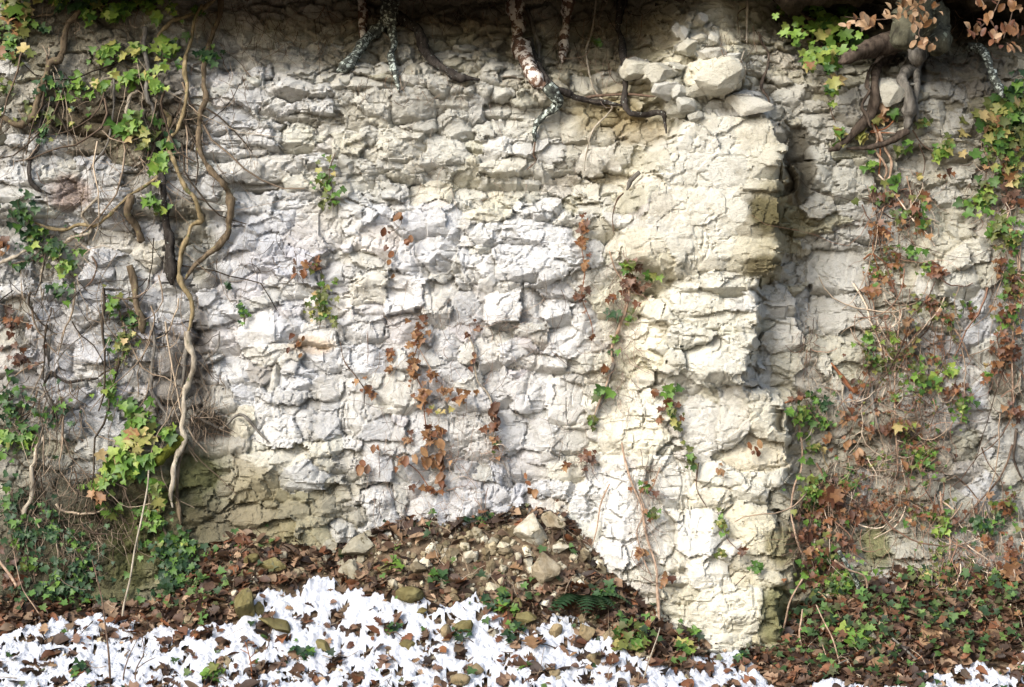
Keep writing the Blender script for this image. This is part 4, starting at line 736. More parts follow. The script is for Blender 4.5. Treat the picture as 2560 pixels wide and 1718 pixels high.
plant("ivy_plant", "short trail of small ivy leaves on the beige stem at bottom left", "ivy", GI_, [('G', [(120,480),(150,600),(200,740)], 5, 5, 'brown')], [('G',140,590,100,140,44,44,'d'),('G',380,850,110,80,16,50,'d'),('G',180,760,60,60,8,44,'g'),('G',330,560,240,240,80,38,'d'),('D',300,1250,240,200,34,40,'d'),('D',120,900,130,140,24,46,'n'),('D',60,640,70,120,16,52,'n'),('D',20,130,50,60,10,60,'r'),('G',560,760,140,220,60,40,'d'),('G',400,930,300,110,70,44,'d'),('G',60,400,90,200,30,44,'d'),('G',80,880,120,120,26,48,'n')])
plant("ivy_plant", "tall curtain of small dark ivy leaves hanging to the snow at the lower left", "ivy", GI_, [('G', [(980,420),(1080,560),(1130,760),(1130,960),(1080,1150)], 6, 6, 'brown'), ('G', [(1140,640),(1220,820),(1250,1000)], 5, 4, 'brown')], [('G',1030,500,95,110,34,46,'g'),('G',1130,690,160,130,80,45,'d'),('G',1200,640,100,60,20,48,'g'),('G',1150,880,120,110,46,46,'d'),('G',1110,1070,150,120,64,46,'d'),('G',960,450,70,60,10,44,'g'),('G',1120,840,170,300,60,44,'d'),('G',740,440,50,30,5,52,'g'),('G',670,380,40,30,4,52,'g')])
plant("ivy_plant", "low ivy spreading over the leaf litter right of the dark leaf curtain", "ivy", GI_, [('G', [(1250,1040),(1380,1020),(1480,1060)], 4, 4, 'brown')], [('G',1370,1030,150,75,48,46,'g')])
plant("creeper", "small olive creeper tuft hanging on grey rock in the upper left centre", "creeper", GI_, [('A', [(2190,1000),(2150,1120),(2170,1240),(2180,1380)], 3, 3, 'twigdark')], [('A',2120,1190,90,130,26,44,'o'),('A',2180,1310,50,60,8,44,'o')])
plant("creeper", "olive creeper trail with tiny leaves below the rusty leaf block at left centre", "creeper", GI_, [('D', [(2080,250),(2120,400),(2100,560),(2090,680)], 4, 4, 'twigdark')], [('D',2055,285,55,55,9,46,'m'),('D',2100,500,70,110,34,36,'o'),('D',2120,600,80,80,24,36,'o'),('D',1930,320,60,60,7,66,'r','oak'),('D',1945,800,60,50,7,52,'q','beech'),('D',2080,230,20,50,4,50,'r')])
plant("creeper", "tiny green tuft on white rock right of the pale winding stem", "creeper", GI_, [('D', [(1560,520),(1590,580),(1600,660)], 3, 3, 'twigdark')], [('D',1580,590,40,65,11,38,'d'),('D',1490,400,40,25,6,34,'d')])
# --- top centre: roots and trunks
plant("tree_root", "brown straight trunk behind the forked lichen-covered root at the top", "tree root", GT_, [('B', [(125,-90),(150,60),(150,170),(150,250)], 36, 32, 'peeled', dict(off=.01))])
plant("tree_root", "forked root spotted with pale lichen, spreading in three legs", "tree root", GT_, [
    ('B', [(320,-90),(328,30),(322,110),(318,150)], 58, 52, 'lichen', dict(off=.07, rough=.16)),
    ('B', [(322,110),(240,195),(165,270),(105,350),(50,425),(-20,470)], 40, 32, 'lichen', dict(rough=.16)),
    ('B', [(330,110),(345,220),(356,290),(332,345),(342,420),(372,520),(382,600)], 26, 18, 'lichen', dict(rough=.16)),
    ('B', [(350,100),(440,150),(505,190),(535,260),(565,345),(625,412),(705,462),(770,502),(915,522)], 36, 26, 'dark', dict(rough=.12))])
plant("tree_root", "peeling trunk with white and red bark bending into a black root at the top", "tree root", GT_, [
    ('B', [(1175,-90),(1135,60),(1165,160),(1165,270),(1200,350),(1235,430),(1275,510),(1340,570)], 52, 50, 'peeled', dict(rough=.14)),
    ('B', [(1225,250),(1262,370),(1330,490),(1400,570),(1490,612),(1550,640),(1640,660),(1750,672),(1850,690)], 30, 13, 'dark'),
    ('B', [(1350,560),(1420,650),(1410,700),(1345,742),(1290,805),(1270,862),(1278,935)], 36, 12, 'lichen', dict(rough=.15)),
    ('B', [(1225,60),(1268,200),(1300,300),(1305,430)], 15, 15, 'grey', dict(off=.005)),
    ('B', [(1275,930),(1265,1010),(1280,1050),(1220,1110)], 8, 4, 'twigdark')])
plant("tree_root", "short hanging dead stem with peeling red and white bark in the top centre", "tree root", GT_, [('B', [(1505,-90),(1482,50),(1482,150),(1462,250),(1462,330),(1448,405)], 40, 24, 'peeled', dict(rough=.15))])
plant("tree_root", "dark grey root bending sideways to the pillar of pale rock", "tree root", GT_, [('B', [(1865,-90),(1832,80),(1817,180),(1842,280),(1852,400),(1866,520),(1856,640),(1866,700),(1905,742),(2000,752),(2105,738),(2122,800),(2132,870)], 25, 15, 'dark'), ('B', [(1560,650),(1700,626),(1880,616),(2060,632)], 8, 7, 'twigdark')])
plant("hanging_stem", "thin beige liana dangling in a zigzag at the top centre", "vine", GT_, [('B', [(1682,-60),(1660,100),(1640,230),(1610,330),(1620,440),(1650,560),(1700,640),(1775,690),(1760,735),(1680,812),(1640,880),(1610,1000),(1594,1115)], 7, 5, 'pale'), ('B', [(1640,212),(1670,170),(1710,190),(1726,262)], 5, 4, 'pale')], [('B',1690,290,40,30,6,56,'g')])
plant("hanging_stem", "thin pale stem hanging straight down over the pillar top", "vine", GT_, [('C', [(441,-70),(438,130),(437,280)], 8, 7, 'pale'), ('C', [(432,45),(382,92),(380,225)], 4, 4, 'brown'), ('C', [(420,330),(390,430)], 4, 3, 'pale')])
plant("hanging_stem", "brown wiry root running down the right side of the pillar top", "vine", GT_, [('C', [(520,220),(530,270),(576,345),(570,440),(530,560),(575,640),(590,700)], 7, 9, 'rootbrown')])
plant("hanging_stem", "stubby grey root lying against the left edge of the great cream slab", "vine", GT_, [('B', [(1955,1125),(1900,1180),(1868,1235)], 13, 12, 'grey'), ('B', [(1850,1260),(1810,1310),(1780,1420),(1792,1530)], 5, 5, 'twigdark')])
# --- top right: trunk, root loop, branches
tr = empty("old_tree", (0, 0, 0), "broad mossy grey trunk base at the top right above the looped roots", "tree trunk")
W_, V, F, m = stem('x', 'C', [(1500,-420),(1520,-200),(1540,-40),(1530,90),(1500,180),(1450,250),(1400,290)], 170, 60, 'grey', off=.62, rough=.12, ns=16)
tr.location = W_[-1]; tr.matrix_basis = Matrix.Translation(Vector(W_[-1])); base = np.array(W_[-1])
mobj("trunk", V - base, F, M_TRUNK, tr)
for pts, r0, r1, bk, off in (([(1600,60),(1660,160),(1700,260),(1640,330)], 120, 50, 'lichen', .42), ([(1480,240),(1330,290),(1200,335),(1040,410)], 62, 50, 'rootbrown', .30), ([(1560,200),(1560,330),(1540,400)], 70, 50, 'grey', .26)):
    W_, V, F, m = stem('x', 'C', pts, r0, r1, bk, off=off, rough=.14, ns=12); mobj("root", V - base, F, M_TRUNK if bk == 'lichen' else m, tr)
plant("tree_root", "thick grey-brown root loop framing a pale boulder at the upper right", "tree root", GT_, [
    ('C', [(1550,330),(1515,440),(1450,510),(1488,600),(1502,700),(1492,790),(1482,860)], 48, 30, 'grey', dict(rough=.12)),
    ('C', [(1380,335),(1290,430),(1272,560),(1262,700),(1202,800),(1130,880),(1050,945),(975,985)], 34, 30, 'rootbrown', dict(rough=.12)),
    ('C', [(1492,850),(1380,920),(1270,958),(1090,972)], 26, 14, 'rootbrown'),
    ('C', [(1385,330),(1292,400),(1242,450),(1220,560),(1236,600),(1190,690),(1222,765),(1245,830)], 11, 11, 'rootbrown', dict(off=.075)),
    ('C', [(1545,420),(1552,560),(1540,700),(1545,800)], 24, 14, 'grey')])
plant("creeper", "bunch of reddish twisted stems hanging below the looped roots at right", "vine", GR_, [('C', [(1250,800),(1290,900),(1275,980),(1330,1060),(1350,1120),(1325,1185)], 8, 7, 'tan'), ('C', [(1300,860),(1340,970),(1382,1060),(1368,1150),(1340,1190)], 9, 8, 'tan'), ('C', [(1260,780),(1300,880),(1310,1010),(1300,1120),(1320,1180)], 6, 5, 'rust'), ('C', [(1420,760),(1340,840),(1240,860),(1420,870)], 5, 5, 'rust'), ('C', [(1270,1210),(1240,1290)], 4, 4, 'tan')],
      [('C',1330,790,60,50,5,66,'y'),('C',1390,755,30,25,2,76,'g'),('C',1320,730,30,25,2,80,'t'),('C',1260,800,30,40,6,40,'q')])
plant("mossy_branch", "short stem furred with green lichen at the top right", "vine", GT_, [('C', [(1880,300),(1975,330),(2022,440),(2062,530),(2112,640)], 26, 26, 'lichen', dict(off=.10, rough=.16))])
plant("ivy_plant", "bright green hanging ivy of big pointed leaves right of the pillar top", "ivy", GI_, [('C', [(760,60),(860,150),(930,260),(960,380),(980,520)], 6, 4, 'brown', dict(off=.14)), ('C', [(820,110),(980,170),(1120,280)], 5, 4, 'brown', dict(off=.14))],
      [('C',930,200,200,110,64,80,'b','maple'),('C',1080,230,80,90,18,88,'g','maple'),('C',950,370,110,60,22,78,'b','maple'),('C',970,460,50,40,6,72,'g','maple'),('C',1020,550,70,30,5,88,'y','maple'),('C',990,590,40,30,4,76,'g','maple'),('C',750,280,40,30,4,62,'g','maple'),('C',850,440,40,30,5,62,'x')], lift=.16)
plant("fern_frond", "single green fern frond drooping over the top edge right of centre", "fern", None, [('C', [(640,-60),(655,20),(670,80)], 4, 2, 'olive' if False else 'brown', dict(off=.16))], [('C',660,30,35,50,26,44,'b','beech')])
for (lab, st_, lv) in (
    ("dry beech twig with pale orange leaves hanging before the trunk base", [('C', [(1560,-80),(1520,40),(1420,110),(1250,130),(1080,110)], 5, 3, 'twigdark', dict(off=.74)), ('C', [(1530,30),(1580,120),(1560,230),(1640,280)], 4, 3, 'twigdark', dict(off=.74))], [(1150,140,110,40,11),(1250,150,60,30,6),(1380,80,60,50,7),(1500,60,90,60,14),(1560,130,60,60,12),(1560,270,60,40,8),(1640,290,30,30,3),(1620,10,60,30,4),(1680,110,30,30,2)]),
    ("dry beech twig with rust-orange leaves in the top right corner", [('C', [(2120,-80),(2060,60),(2000,140),(1920,210)], 5, 3, 'twigdark', dict(off=.74)), ('C', [(2200,-60),(2160,120),(2110,250)], 4, 3, 'twigdark', dict(off=.74))], [(1985,40,40,40,4),(1940,200,70,40,9),(2000,160,50,60,8),(2090,20,50,40,4),(2190,40,40,30,4),(2130,160,70,40,9),(2220,180,40,50,5),(2070,265,50,30,5),(2150,300,60,25,6)])):
    rt = plant("beech_twig", lab, "twig", "dry beech twigs at the upper right", st_)
    for (a, b, ra, rb, n) in lv:
        rg = random.Random(a + b)
        for k in range(n):
            u, v = tuv('C', a + rg.uniform(-ra, ra), b + rg.uniform(-rb, rb)); w = on_wall(u, v, .76 + rg.uniform(-.05, .08))
            o = bpy.data.objects.new("leaf", leafdata('beech', rg.randrange(6), rg.choice(['tan', 'tan', 'orange']) if 'pale' in lab else rg.choice(['orange', 'orange', 'tan', 'rust'])))
            o.matrix_basis = rt.matrix_basis.inverted() @ leaf_matrix(w, (rg.gauss(0, .8), -1, rg.gauss(.3, .6)), (rg.gauss(0, .6), rg.gauss(0, .3), -1), 64 * K * PX * rg.uniform(.6, 1.25)); link(o, rt)
# --- right: ivies and creepers
plant("ivy_plant", "ivy curtain down the right edge, green mixed with yellow and orange leaves", "ivy", GI_, [('C', [(2160,560),(2130,760),(2080,960),(2120,1160),(2150,1400)], 6, 6, 'brown'), ('C', [(2210,1300),(2140,1420),(2190,1600),(2220,1700),(2200,1900)], 6, 5, 'tan')],
      [('C',2100,860,160,220,110,72,'x','maple'),('C',2200,680,50,60,10,70,'x','maple'),('C',2200,590,50,80,16,66,'d'),('C',1960,1320,95,90,26,66,'g'),('C',2130,1130,110,110,24,64,'x'),('C',2060,1500,90,80,20,60,'o'),('C',2180,1300,80,120,16,58,'n')])
plant("ivy_plant", "scattered pale yellow-green ivy leaves on the rock right of the root loop", "ivy", GI_, [('C', [(1520,850),(1580,940),(1680,1000),(1760,1010)], 4, 3, 'twigdark'), ('C', [(1560,940),(1600,1060),(1580,1180)], 4, 3, 'twigdark')], [('C',1600,810,70,30,8,56,'x'),('C',1690,1010,75,55,12,66,'b'),('C',1440,1000,40,30,3,76,'x'),('C',1480,940,40,25,4,60,'g'),('C',1240,1080,50,60,8,60,'g'),('C',1410,1180,55,40,8,56,'g'),('C',1560,1160,30,30,4,52,'y'),('C',1720,1160,50,25,4,56,'r'),('C',1750,930,40,60,5,50,'o')])
plant("ivy_plant", "a few ivy leaves at the ends of the thick root loop's left leg", "ivy", GI_, [('C', [(970,660),(990,740),(1020,810)], 3, 3, 'twigdark')], [('C',1005,690,20,15,2,52,'b'),('C',1040,890,50,50,8,58,'x'),('C',1190,915,40,25,3,70,'y')])
plant("creeper", "leafy creeper mat of brown and green leaves under the reddish stems at right", "creeper", GI_, [('C', [(1330,1190),(1350,1300),(1310,1420),(1290,1560)], 5, 4, 'tan'), ('C', [(1480,1150),(1510,1300),(1490,1560)], 4, 4, 'tan')], [('C',1340,1310,110,70,26,48,'m'),('C',1530,1400,150,90,44,52,'m'),('C',1340,1520,90,50,16,44,'r'),('C',1590,1480,60,60,10,56,'x'),('C',1600,1310,50,60,10,50,'q')])
plant("creeper", "hanging creeper column of brown and orange leaves at the right edge", "creeper", GI_, [('F', [(2160,-20),(2190,150),(2210,300),(2180,600),(2170,900),(2180,1200)], 6, 5, 'tan'), ('F', [(2230,60),(2220,300),(2240,600)], 4, 4, 'tan')], [('F',2150,100,100,140,44,60,'x'),('F',2180,430,90,220,62,56,'m'),('F',2130,620,80,80,18,54,'m'),('F',2120,850,100,140,56,56,'r'),('F',2100,300,60,60,10,60,'r'),('F',2200,1240,60,60,12,56,'r')])
plant("creeper", "thin orange-leaved creeper trail beside the smooth grey rock face", "creeper", GR_, [('F', [(1290,20),(1260,160),(1290,300),(1250,420),(1270,560)], 3, 3, 'rust'), ('F', [(1200,230),(1260,200),(1360,270)], 5, 4, 'rust')], [('F',1320,50,60,40,12,44,'q'),('F',1350,170,70,60,14,40,'m'),('F',1290,330,80,60,20,44,'m'),('F',1240,460,60,50,12,44,'q'),('F',1520,195,70,35,8,66,'g'),('F',1600,300,50,30,8,46,'g'),('F',1680,310,55,50,14,60,'r'),('F',1420,280,60,60,10,46,'m'),('F',1400,400,60,40,8,44,'q')])
plant("creeper", "wide creeper thicket with small green and rust leaves on the right of the cliff", "creeper", GI_, [('F', [(1500,640),(1540,760),(1590,850),(1640,1000),(1660,1100)], 8, 6, 'grey'), ('F', [(1440,560),(1420,760),(1408,900),(1402,1100),(1405,1300),(1422,1560),(1420,1640)], 5, 5, 'tan'), ('F', [(1250,1000),(1258,1150),(1280,1280),(1325,1360)], 8, 9, 'grey'), ('F', [(1700,560),(1760,640),(1840,760),(1900,900)], 6, 5, 'tan')],
      [('F',1240,760,90,70,18,52,'g'),('F',1400,740,60,50,9,52,'b'),('F',1300,900,130,110,38,46,'o'),('F',1640,520,120,60,28,46,'m'),('F',1740,630,80,80,20,52,'m'),('F',1560,1040,90,70,14,56,'g'),('F',1650,1060,60,60,10,60,'b'),('F',1780,980,60,40,12,54,'b'),('F',1500,850,60,60,10,52,'x'),('F',1680,900,70,60,14,48,'m'),('F',1840,1200,70,120,34,46,'g'),('F',1800,1100,80,70,16,50,'r'),('F',1900,560,60,60,10,44,'m'),('F',1480,650,60,70,10,52,'t'),('F',1500,950,320,300,60,40,'m'),('F',1400,1150,300,200,40,38,'m'),('F',1990,1000,30,50,6,44,'b')])
plant("creeper", "green ivy tuft with a tan stem at the right foot of the pillar", "creeper", GI_, [('F', [(800,1220),(780,1340),(800,1450),(790,1608),(745,1720),(725,1880),(752,2018),(790,2138),(832,2180)], 6, 6, 'tan')], [('F',800,1270,90,100,40,50,'g'),('F',920,1190,70,70,20,48,'d'),('F',950,1320,55,60,14,48,'g'),('F',970,1400,35,50,8,46,'q'),('F',880,1470,60,40,12,44,'o')])
plant("dead_twig", "dark red rotten twig leaning on the rock right of the pillar", "twig", GR_, [('F', [(985,905),(1060,1000),(1110,1070),(1165,1110)], 9, 15, 'rust'), ('F', [(1068,1055),(1062,1140),(1122,1222)], 6, 6, 'pale'), ('F', [(690,1170),(780,1140),(860,1125)], 8, 5, 'rust')], [('F',1150,1080,40,40,6,54,'r','beech'),('F',780,1140,80,20,8,40,'n')])
plant("creeper", "rust-coloured leaf drift caught on the ledge at mid right", "creeper", GR_, [('F', [(1200,1320),(1330,1360),(1460,1390),(1560,1400)], 5, 4, 'twigdark')], [('F',1380,1340,130,50,26,58,'r','oak'),('F',1490,1340,50,35,5,66,'b'),('F',1450,1400,40,20,3,56,'x'),('F',1600,1500,120,80,40,46,'m'),('F',1160,1520,60,60,12,60,'q','beech'),('F',1100,1280,60,40,8,50,'q')])
plant("creeper", "tangled low creeper with an orange maple-shaped leaf right of the pillar foot", "creeper", GI_, [('I', [(885,360),(880,650),(885,800),(920,920),(952,985)], 6, 6, 'pale'), ('I', [(930,0),(945,90),(975,150),(920,180)], 4, 4, 'yellow')], [('I',850,280,105,130,46,48,'g'),('I',1090,260,110,90,30,48,'m'),('I',1010,345,60,40,3,110,'q','maple'),('I',1070,315,20,15,1,84,'y','maple'),('I',1130,450,100,50,16,66,'r','beech'),('I',900,460,110,60,18,52,'r'),('I',800,590,70,60,12,66,'r','beech'),('I',980,720,70,60,14,54,'o'),('I',880,720,90,50,16,50,'q'),('I',900,860,130,160,60,46,'m'),('I',880,520,130,420,90,44,'m'),('I',1020,930,170,140,50,46,'g'),('I',1100,900,120,130,50,46,'g'),('I',1080,620,110,160,30,44,'n')])
plant("creeper", "creeper trail with small leaves above the stacked olive and cream stones", "creeper", GI_, [('I', [(1500,-20),(1552,80),(1582,215)], 8, 7, 'grey'), ('I', [(1700,290),(1722,480),(1762,580),(1755,810)], 7, 6, 'tan'), ('I', [(1665,660),(1640,850),(1640,1020),(1700,1160),(1765,1310)], 5, 5, 'pale')], [('I',1570,80,110,140,50,46,'g'),('I',1640,450,190,70,50,48,'m'),('I',1700,560,60,80,22,48,'b'),('I',1700,690,90,80,20,42,'o'),('I',1300,400,280,100,50,42,'r'),('I',1250,120,300,160,40,38,'m'),('I',1600,850,200,120,34,44,'o'),('I',1470,110,50,40,6,66,'q','beech'),('I',1750,800,80,100,18,42,'m')])
plant("ivy_plant", "dark green ivy cushion near the right edge above the ground", "ivy", GI_, [('I', [(1905,370),(1952,580),(1982,700),(2015,870)], 6, 6, 'pale')], [('I',1990,520,120,75,46,48,'d'),('I',2110,390,60,40,12,50,'m'),('I',2010,640,70,60,14,50,'r'),('I',2170,840,50,40,3,96,'t','maple'),('I',2050,900,80,60,20,46,'g'),('I',1950,860,160,90,34,50,'m'),('I',2180,700,80,160,26,50,'r'),('I',2150,420,90,140,20,44,'m')])
plant("bare_twig", "dark bare twigs crossing the white rock at the lower right edge", "twig", GR_, [('I', [(2170,-20),(2130,120),(2060,240),(1960,350),(1860,460),(1775,545)], 6, 6, 'twigdark'), ('I', [(2200,-120),(2180,60),(2220,180),(2280,280)], 8, 7, 'rootbrown'), ('I', [(1800,190),(1880,260),(1960,360)], 4, 4, 'twigdark'), ('I', [(1970,0),(2010,100),(2100,230),(2110,380)], 4, 4, 'twigdark')], [('I',2020,330,35,25,3,60,'t')])
# --- centre: dry creepers
plant("dry_creeper", "orange dead creeper leaves hanging in a long strand down the centre rock", "creeper", GC_, [('E', [(500,640),(520,760),(480,880),(500,1000),(550,1110),(550,1240),(570,1400),(560,1560)], 3, 3, 'rust'), ('E', [(520,820),(600,960),(680,1080)], 3, 2, 'tan')], [('E',500,720,55,90,34,44,'q'),('E',480,900,40,60,10,44,'q'),('E',480,1000,30,70,14,44,'q'),('E',550,1130,40,80,16,50,'q'),('E',600,1000,50,40,10,42,'q'),('E',680,1100,45,45,10,46,'q'),('E',780,1140,50,40,9,46,'q'),('E',575,1370,25,110,12,52,'q'),('E',650,1360,35,50,8,54,'q'),('E',650,1230,60,30,5,38,'y')])
plant("dry_creeper", "curled brown leaves in a drift along the low ledge at bottom centre", "creeper", GC_, [('H', [(370,60),(500,150),(600,280),(700,300)], 3, 3, 'rust')], [('H',560,90,60,60,12,66,'q','beech'),('H',650,100,60,70,12,84,'q','beech'),('H',420,100,50,60,8,66,'r','beech'),('H',130,155,55,40,7,70,'r','beech'),('H',600,290,90,30,14,50,'r'),('H',650,200,25,60,5,70,'q','beech'),('H',220,10,40,20,4,60,'r','beech')])
plant("dry_creeper", "rust creeper leaves in a narrow vertical strand right of the bright upper blocks", "creeper", GC_, [('E', [(1620,-40),(1590,60),(1580,160),(1600,300),(1580,480),(1640,640),(1660,780)], 3, 3, 'rust')], [('E',1595,30,28,55,16,42,'r'),('E',1580,135,28,55,16,44,'q'),('E',1575,490,60,60,16,42,'n'),('E',1600,280,30,80,8,36,'q'),('E',1645,740,20,30,3,40,'q')])
plant("dry_creeper", "creeper with brown and green leaves hanging along the left foot of the great slab", "creeper", GC_, [('E', [(1880,240),(1890,380),(1880,520),(1830,660),(1780,800),(1780,920),(1740,1060),(1680,1200),(1640,1340)], 9, 7, 'tan'), ('E', [(1760,180),(1800,300),(1870,420),(1850,600),(1800,780)], 5, 4, 'tan'), ('E', [(1790,900),(1760,1000),(1720,1140),(1640,1300)], 12, 8, 'grey')], [('E',1880,285,40,35,10,58,'g'),('E',1905,390,80,90,34,52,'n'),('E',1770,485,35,35,5,58,'r'),('E',1950,440,50,40,8,52,'n'),('E',1790,600,35,30,4,62,'d'),('E',1890,620,30,60,8,46,'o'),('E',1790,770,30,40,6,46,'g'),('E',1790,860,30,30,4,46,'d'),('E',1720,950,20,25,2,54,'q'),('E',1690,1100,50,40,6,66,'g'),('E',1640,1300,40,80,14,46,'o'),('E',2010,360,50,30,8,46,'g')])
plant("dry_creeper", "small creeper of green and rusty leaves hanging below the lower slab edge", "creeper", GC_, [('E', [(2120,1040),(2150,1140),(2170,1260),(2210,1360)], 3, 3, 'twigdark')], [('E',2150,1100,35,35,9,52,'g'),('E',2160,1200,50,70,24,44,'m'),('E',2090,1290,20,50,5,44,'q'),('E',2210,1320,40,60,14,42,'o'),('E',2055,1110,25,30,4,50,'q')])
plant("dry_creeper", "brown curled leaves caught in a vertical crack at lower centre", "creeper", GC_, [('E', [(820,700),(870,800),(880,920),(900,1030),(960,1100),(1000,1200),(1000,1340),(1010,1460)], 5, 6, 'pale')], [('E',1020,1215,35,50,6,86,'n','beech'),('E',1005,1335,50,30,8,60,'r'),('E',870,860,22,70,6,54,'r','beech'),('E',820,740,20,20,2,46,'q'),('E',1010,1440,50,60,12,36,'m'),('E',895,1105,20,15,2,46,'q'),('E',895,690,25,45,6,38,'r')])
plant("dry_creeper", "rust leaf knot on a slanting twig at left of the centre rock", "creeper", GC_, [('E', [(0,770),(30,900),(100,990),(170,1090),(210,1140)], 3, 3, 'twigdark')], [('E',185,1090,32,55,12,46,'r'),('E',325,890,16,80,8,44,'q'),('E',320,955,25,20,4,46,'q'),('E',450,1420,25,50,6,44,'q'),('E',110,1040,20,15,2,40,'q')])
plant("dry_creeper", "strand of thin tan stems with few brown leaves down the bright pillar foot", "creeper", GC_, [('H', [(1840,-30),(1870,120),(1920,270),(1970,380),(1990,520),(2020,640),(2060,760),(2070,900),(2080,1060),(2090,1240),(2090,1370)], 6, 9, 'tan'), ('H', [(2090,130),(2040,260),(1960,300),(1990,420),(1940,560),(1980,720),(2040,860)], 4, 4, 'tan'), ('H', [(1760,240),(1700,380),(1680,520),(1640,660)], 5, 4, 'tan')], [('H',1990,290,60,60,14,46,'m'),('H',2050,450,40,60,10,44,'m'),('H',1970,690,30,60,10,46,'q'),('H',2120,880,40,60,8,44,'q'),('H',1240,170,25,40,2,66,'n','beech'),('H',1260,300,25,40,3,62,'q','beech'),('H',1620,80,50,50,10,46,'n'),('H',1480,130,40,20,3,44,'q')])
plant("dry_creeper", "small brown-leaved trail on the right part of the bright pillar foot", "creeper", GC_, [('I', [(240,420),(290,520),(310,600),(390,680)], 3, 3, 'twigdark'), ('I', [(120,100),(110,270),(180,400)], 4, 3, 'twigdark')], [('I',265,500,45,80,26,36,'o'),('I',400,680,40,30,8,34,'n'),('I',275,700,40,30,8,40,'o'),('I',70,80,40,90,18,42,'o'),('I',270,160,40,40,6,52,'t','beech'),('I',490,30,40,50,8,52,'r','beech'),('I',510,780,50,50,14,42,'g')])
plant("dry_creeper", "two or three dry leaves stuck on the bright block at the upper centre", "creeper", GC_, [('B', [(360,1390),(400,1420),(390,1480),(320,1520)], 2, 2, 'twigdark')], [('B',390,1405,30,25,4,66,'q','beech'),('B',300,1515,30,12,2,62,'n','beech'),('E',320,215,25,50,5,62,'r','beech'),('E',345,340,15,15,2,50,'q','beech'),('E',440,125,40,25,5,60,'r','beech')])
print("leaves", NLEAF[0])

# dry tangles of rootlets and thin twigs (nobody could count them)
def tangle(name, label, zones, col, seed):
    rg = np.random.default_rng(seed); Vs, Fs, Cs, n0 = [], [], [], 0
    for (t, a, b, ra, rb, n, ln, hang, rad) in zones:
        for k in range(n):
            r = math.sqrt(rg.random()); th = rg.uniform(0, 6.283)
            a0, b0 = a + ra * r * math.cos(th), b + rb * r * math.sin(th)
            u, v = tuv(t, a0, b0); L = ln * K * rg.uniform(.5, 1.5)
            ang = math.pi / 2 + rg.normal(0, .35 if rg.random() < hang else 1.5); m = 9; pts = []
            curl = rg.normal(0, .12)
            for s in range(m):
                pts.append((u, v)); ang += curl + rg.normal(0, .22); u += math.cos(ang) * L / m; v += math.sin(ang) * L / m
            pts = np.array(pts); w = on_wall(pts[:, 0], pts[:, 1], 0); w[:, 1] -= .003 + np.abs(rg.normal(0, .012)) + .008 * np.sin(np.linspace(0, 3, m) * rg.uniform(.5, 2))
            V, F = tube(w, np.linspace(1, .5, m) * rad * (.45 + 1.6 * rg.random() ** 3), 3)
            Vs.append(V); Fs.append(F[0] + n0); n0 += len(V); Cs.append(np.tile(np.array(col[rg.integers(len(col))]) * rg.uniform(.6, 1.3), (len(V), 1)))
    mobj(name, np.concatenate(Vs), np.concatenate(Fs), M_TANGLE, col=np.concatenate(Cs), kind="stuff", label=label, category="twigs")
TANC = [(.34, .26, .19), (.50, .42, .33), (.16, .10, .07), (.28, .17, .12), (.10, .065, .05)]
tangle("dry_twigs", "matted dry creeper twigs over the right part of the cliff", [('F',1550,850,330,380,150,230,.45,.0013),('F',1450,1300,350,260,120,220,.3,.0013),('I',1450,200,380,260,170,220,.4,.0013),('F',1300,700,100,500,60,180,.8,.0012),('C',1450,1350,250,250,110,170,.7,.0012),('I',2000,600,260,300,150,200,.8,.0013),('C',2050,1200,180,350,90,170,.8,.0012),('F',2130,700,120,600,110,180,.8,.0012),('I',1000,450,250,400,170,200,.6,.0013),('I',1700,750,250,200,90,200,.8,.0013),('F',830,800,60,250,50,150,.7,.001),('F',950,1150,200,200,90,150,.5,.001)], TANC, 5)
tangle("dry_twigs", "fine brown rootlets and creeper threads over the left part of the cliff", [('A',700,1000,700,500,190,200,.6,.0011),('D',500,600,450,550,260,210,.5,.0011),('D',1060,950,200,400,60,230,.8,.0013),('D',1340,1280,160,130,24,190,.6,.0012),('G',350,450,350,400,200,190,.6,.0011),('D',300,1200,300,250,110,190,.6,.0012),('G',500,400,500,350,220,200,.6,.0012),('D',1350,900,150,500,80,190,.7,.001),('A',1500,700,250,500,100,190,.8,.001),('D',1650,200,350,250,90,170,.4,.0009),('D',1300,1250,150,120,60,150,.6,.0012)], [(.14, .11, .08), (.22, .175, .13), (.10, .07, .05), (.30, .24, .18), (.06, .045, .03)], 6)
tangle("thin_stems", "many thin wandering creeper stems among the thick ones on the left", [('A',900,700,380,600,26,900,1,.0034),('A',400,500,350,400,14,700,1,.0030),('D',950,500,300,500,20,700,1,.0034),('D',350,500,330,450,30,520,.8,.0028),('D',300,1250,260,220,26,420,.9,.0030),('G',450,350,400,260,34,420,.9,.0032),('D',1180,900,110,420,8,600,1,.0030)], [(.10, .075, .055), (.24, .19, .14), (.05, .04, .03), (.34, .28, .21)], 12)
tangle("thin_stems", "long thin tan creeper stems hanging over the right of the cliff", [('C',1450,1350,300,250,20,700,1,.0026),('F',1450,700,420,500,44,620,.9,.0028),('F',2120,700,140,600,22,700,1,.0026),('I',1250,300,500,300,40,460,.85,.0026),('I',1900,600,300,300,22,420,.9,.0024)], TANC, 13)
tangle("rootlets", "thin hanging rootlets under the earth overhang along the top", [('B',600,60,750,90,170,160,.9,.0009),('B',1700,200,300,250,110,190,.9,.0010),('A',1750,160,500,170,150,190,.9,.0009),('A',700,80,600,120,70,170,.8,.001),('C',350,300,180,200,50,170,.8,.001),('C',1700,250,450,200,90,160,.8,.0011),('B',450,560,400,120,60,120,.8,.0008)], [(.16, .11, .075), (.30, .23, .17), (.07, .05, .035)], 8)
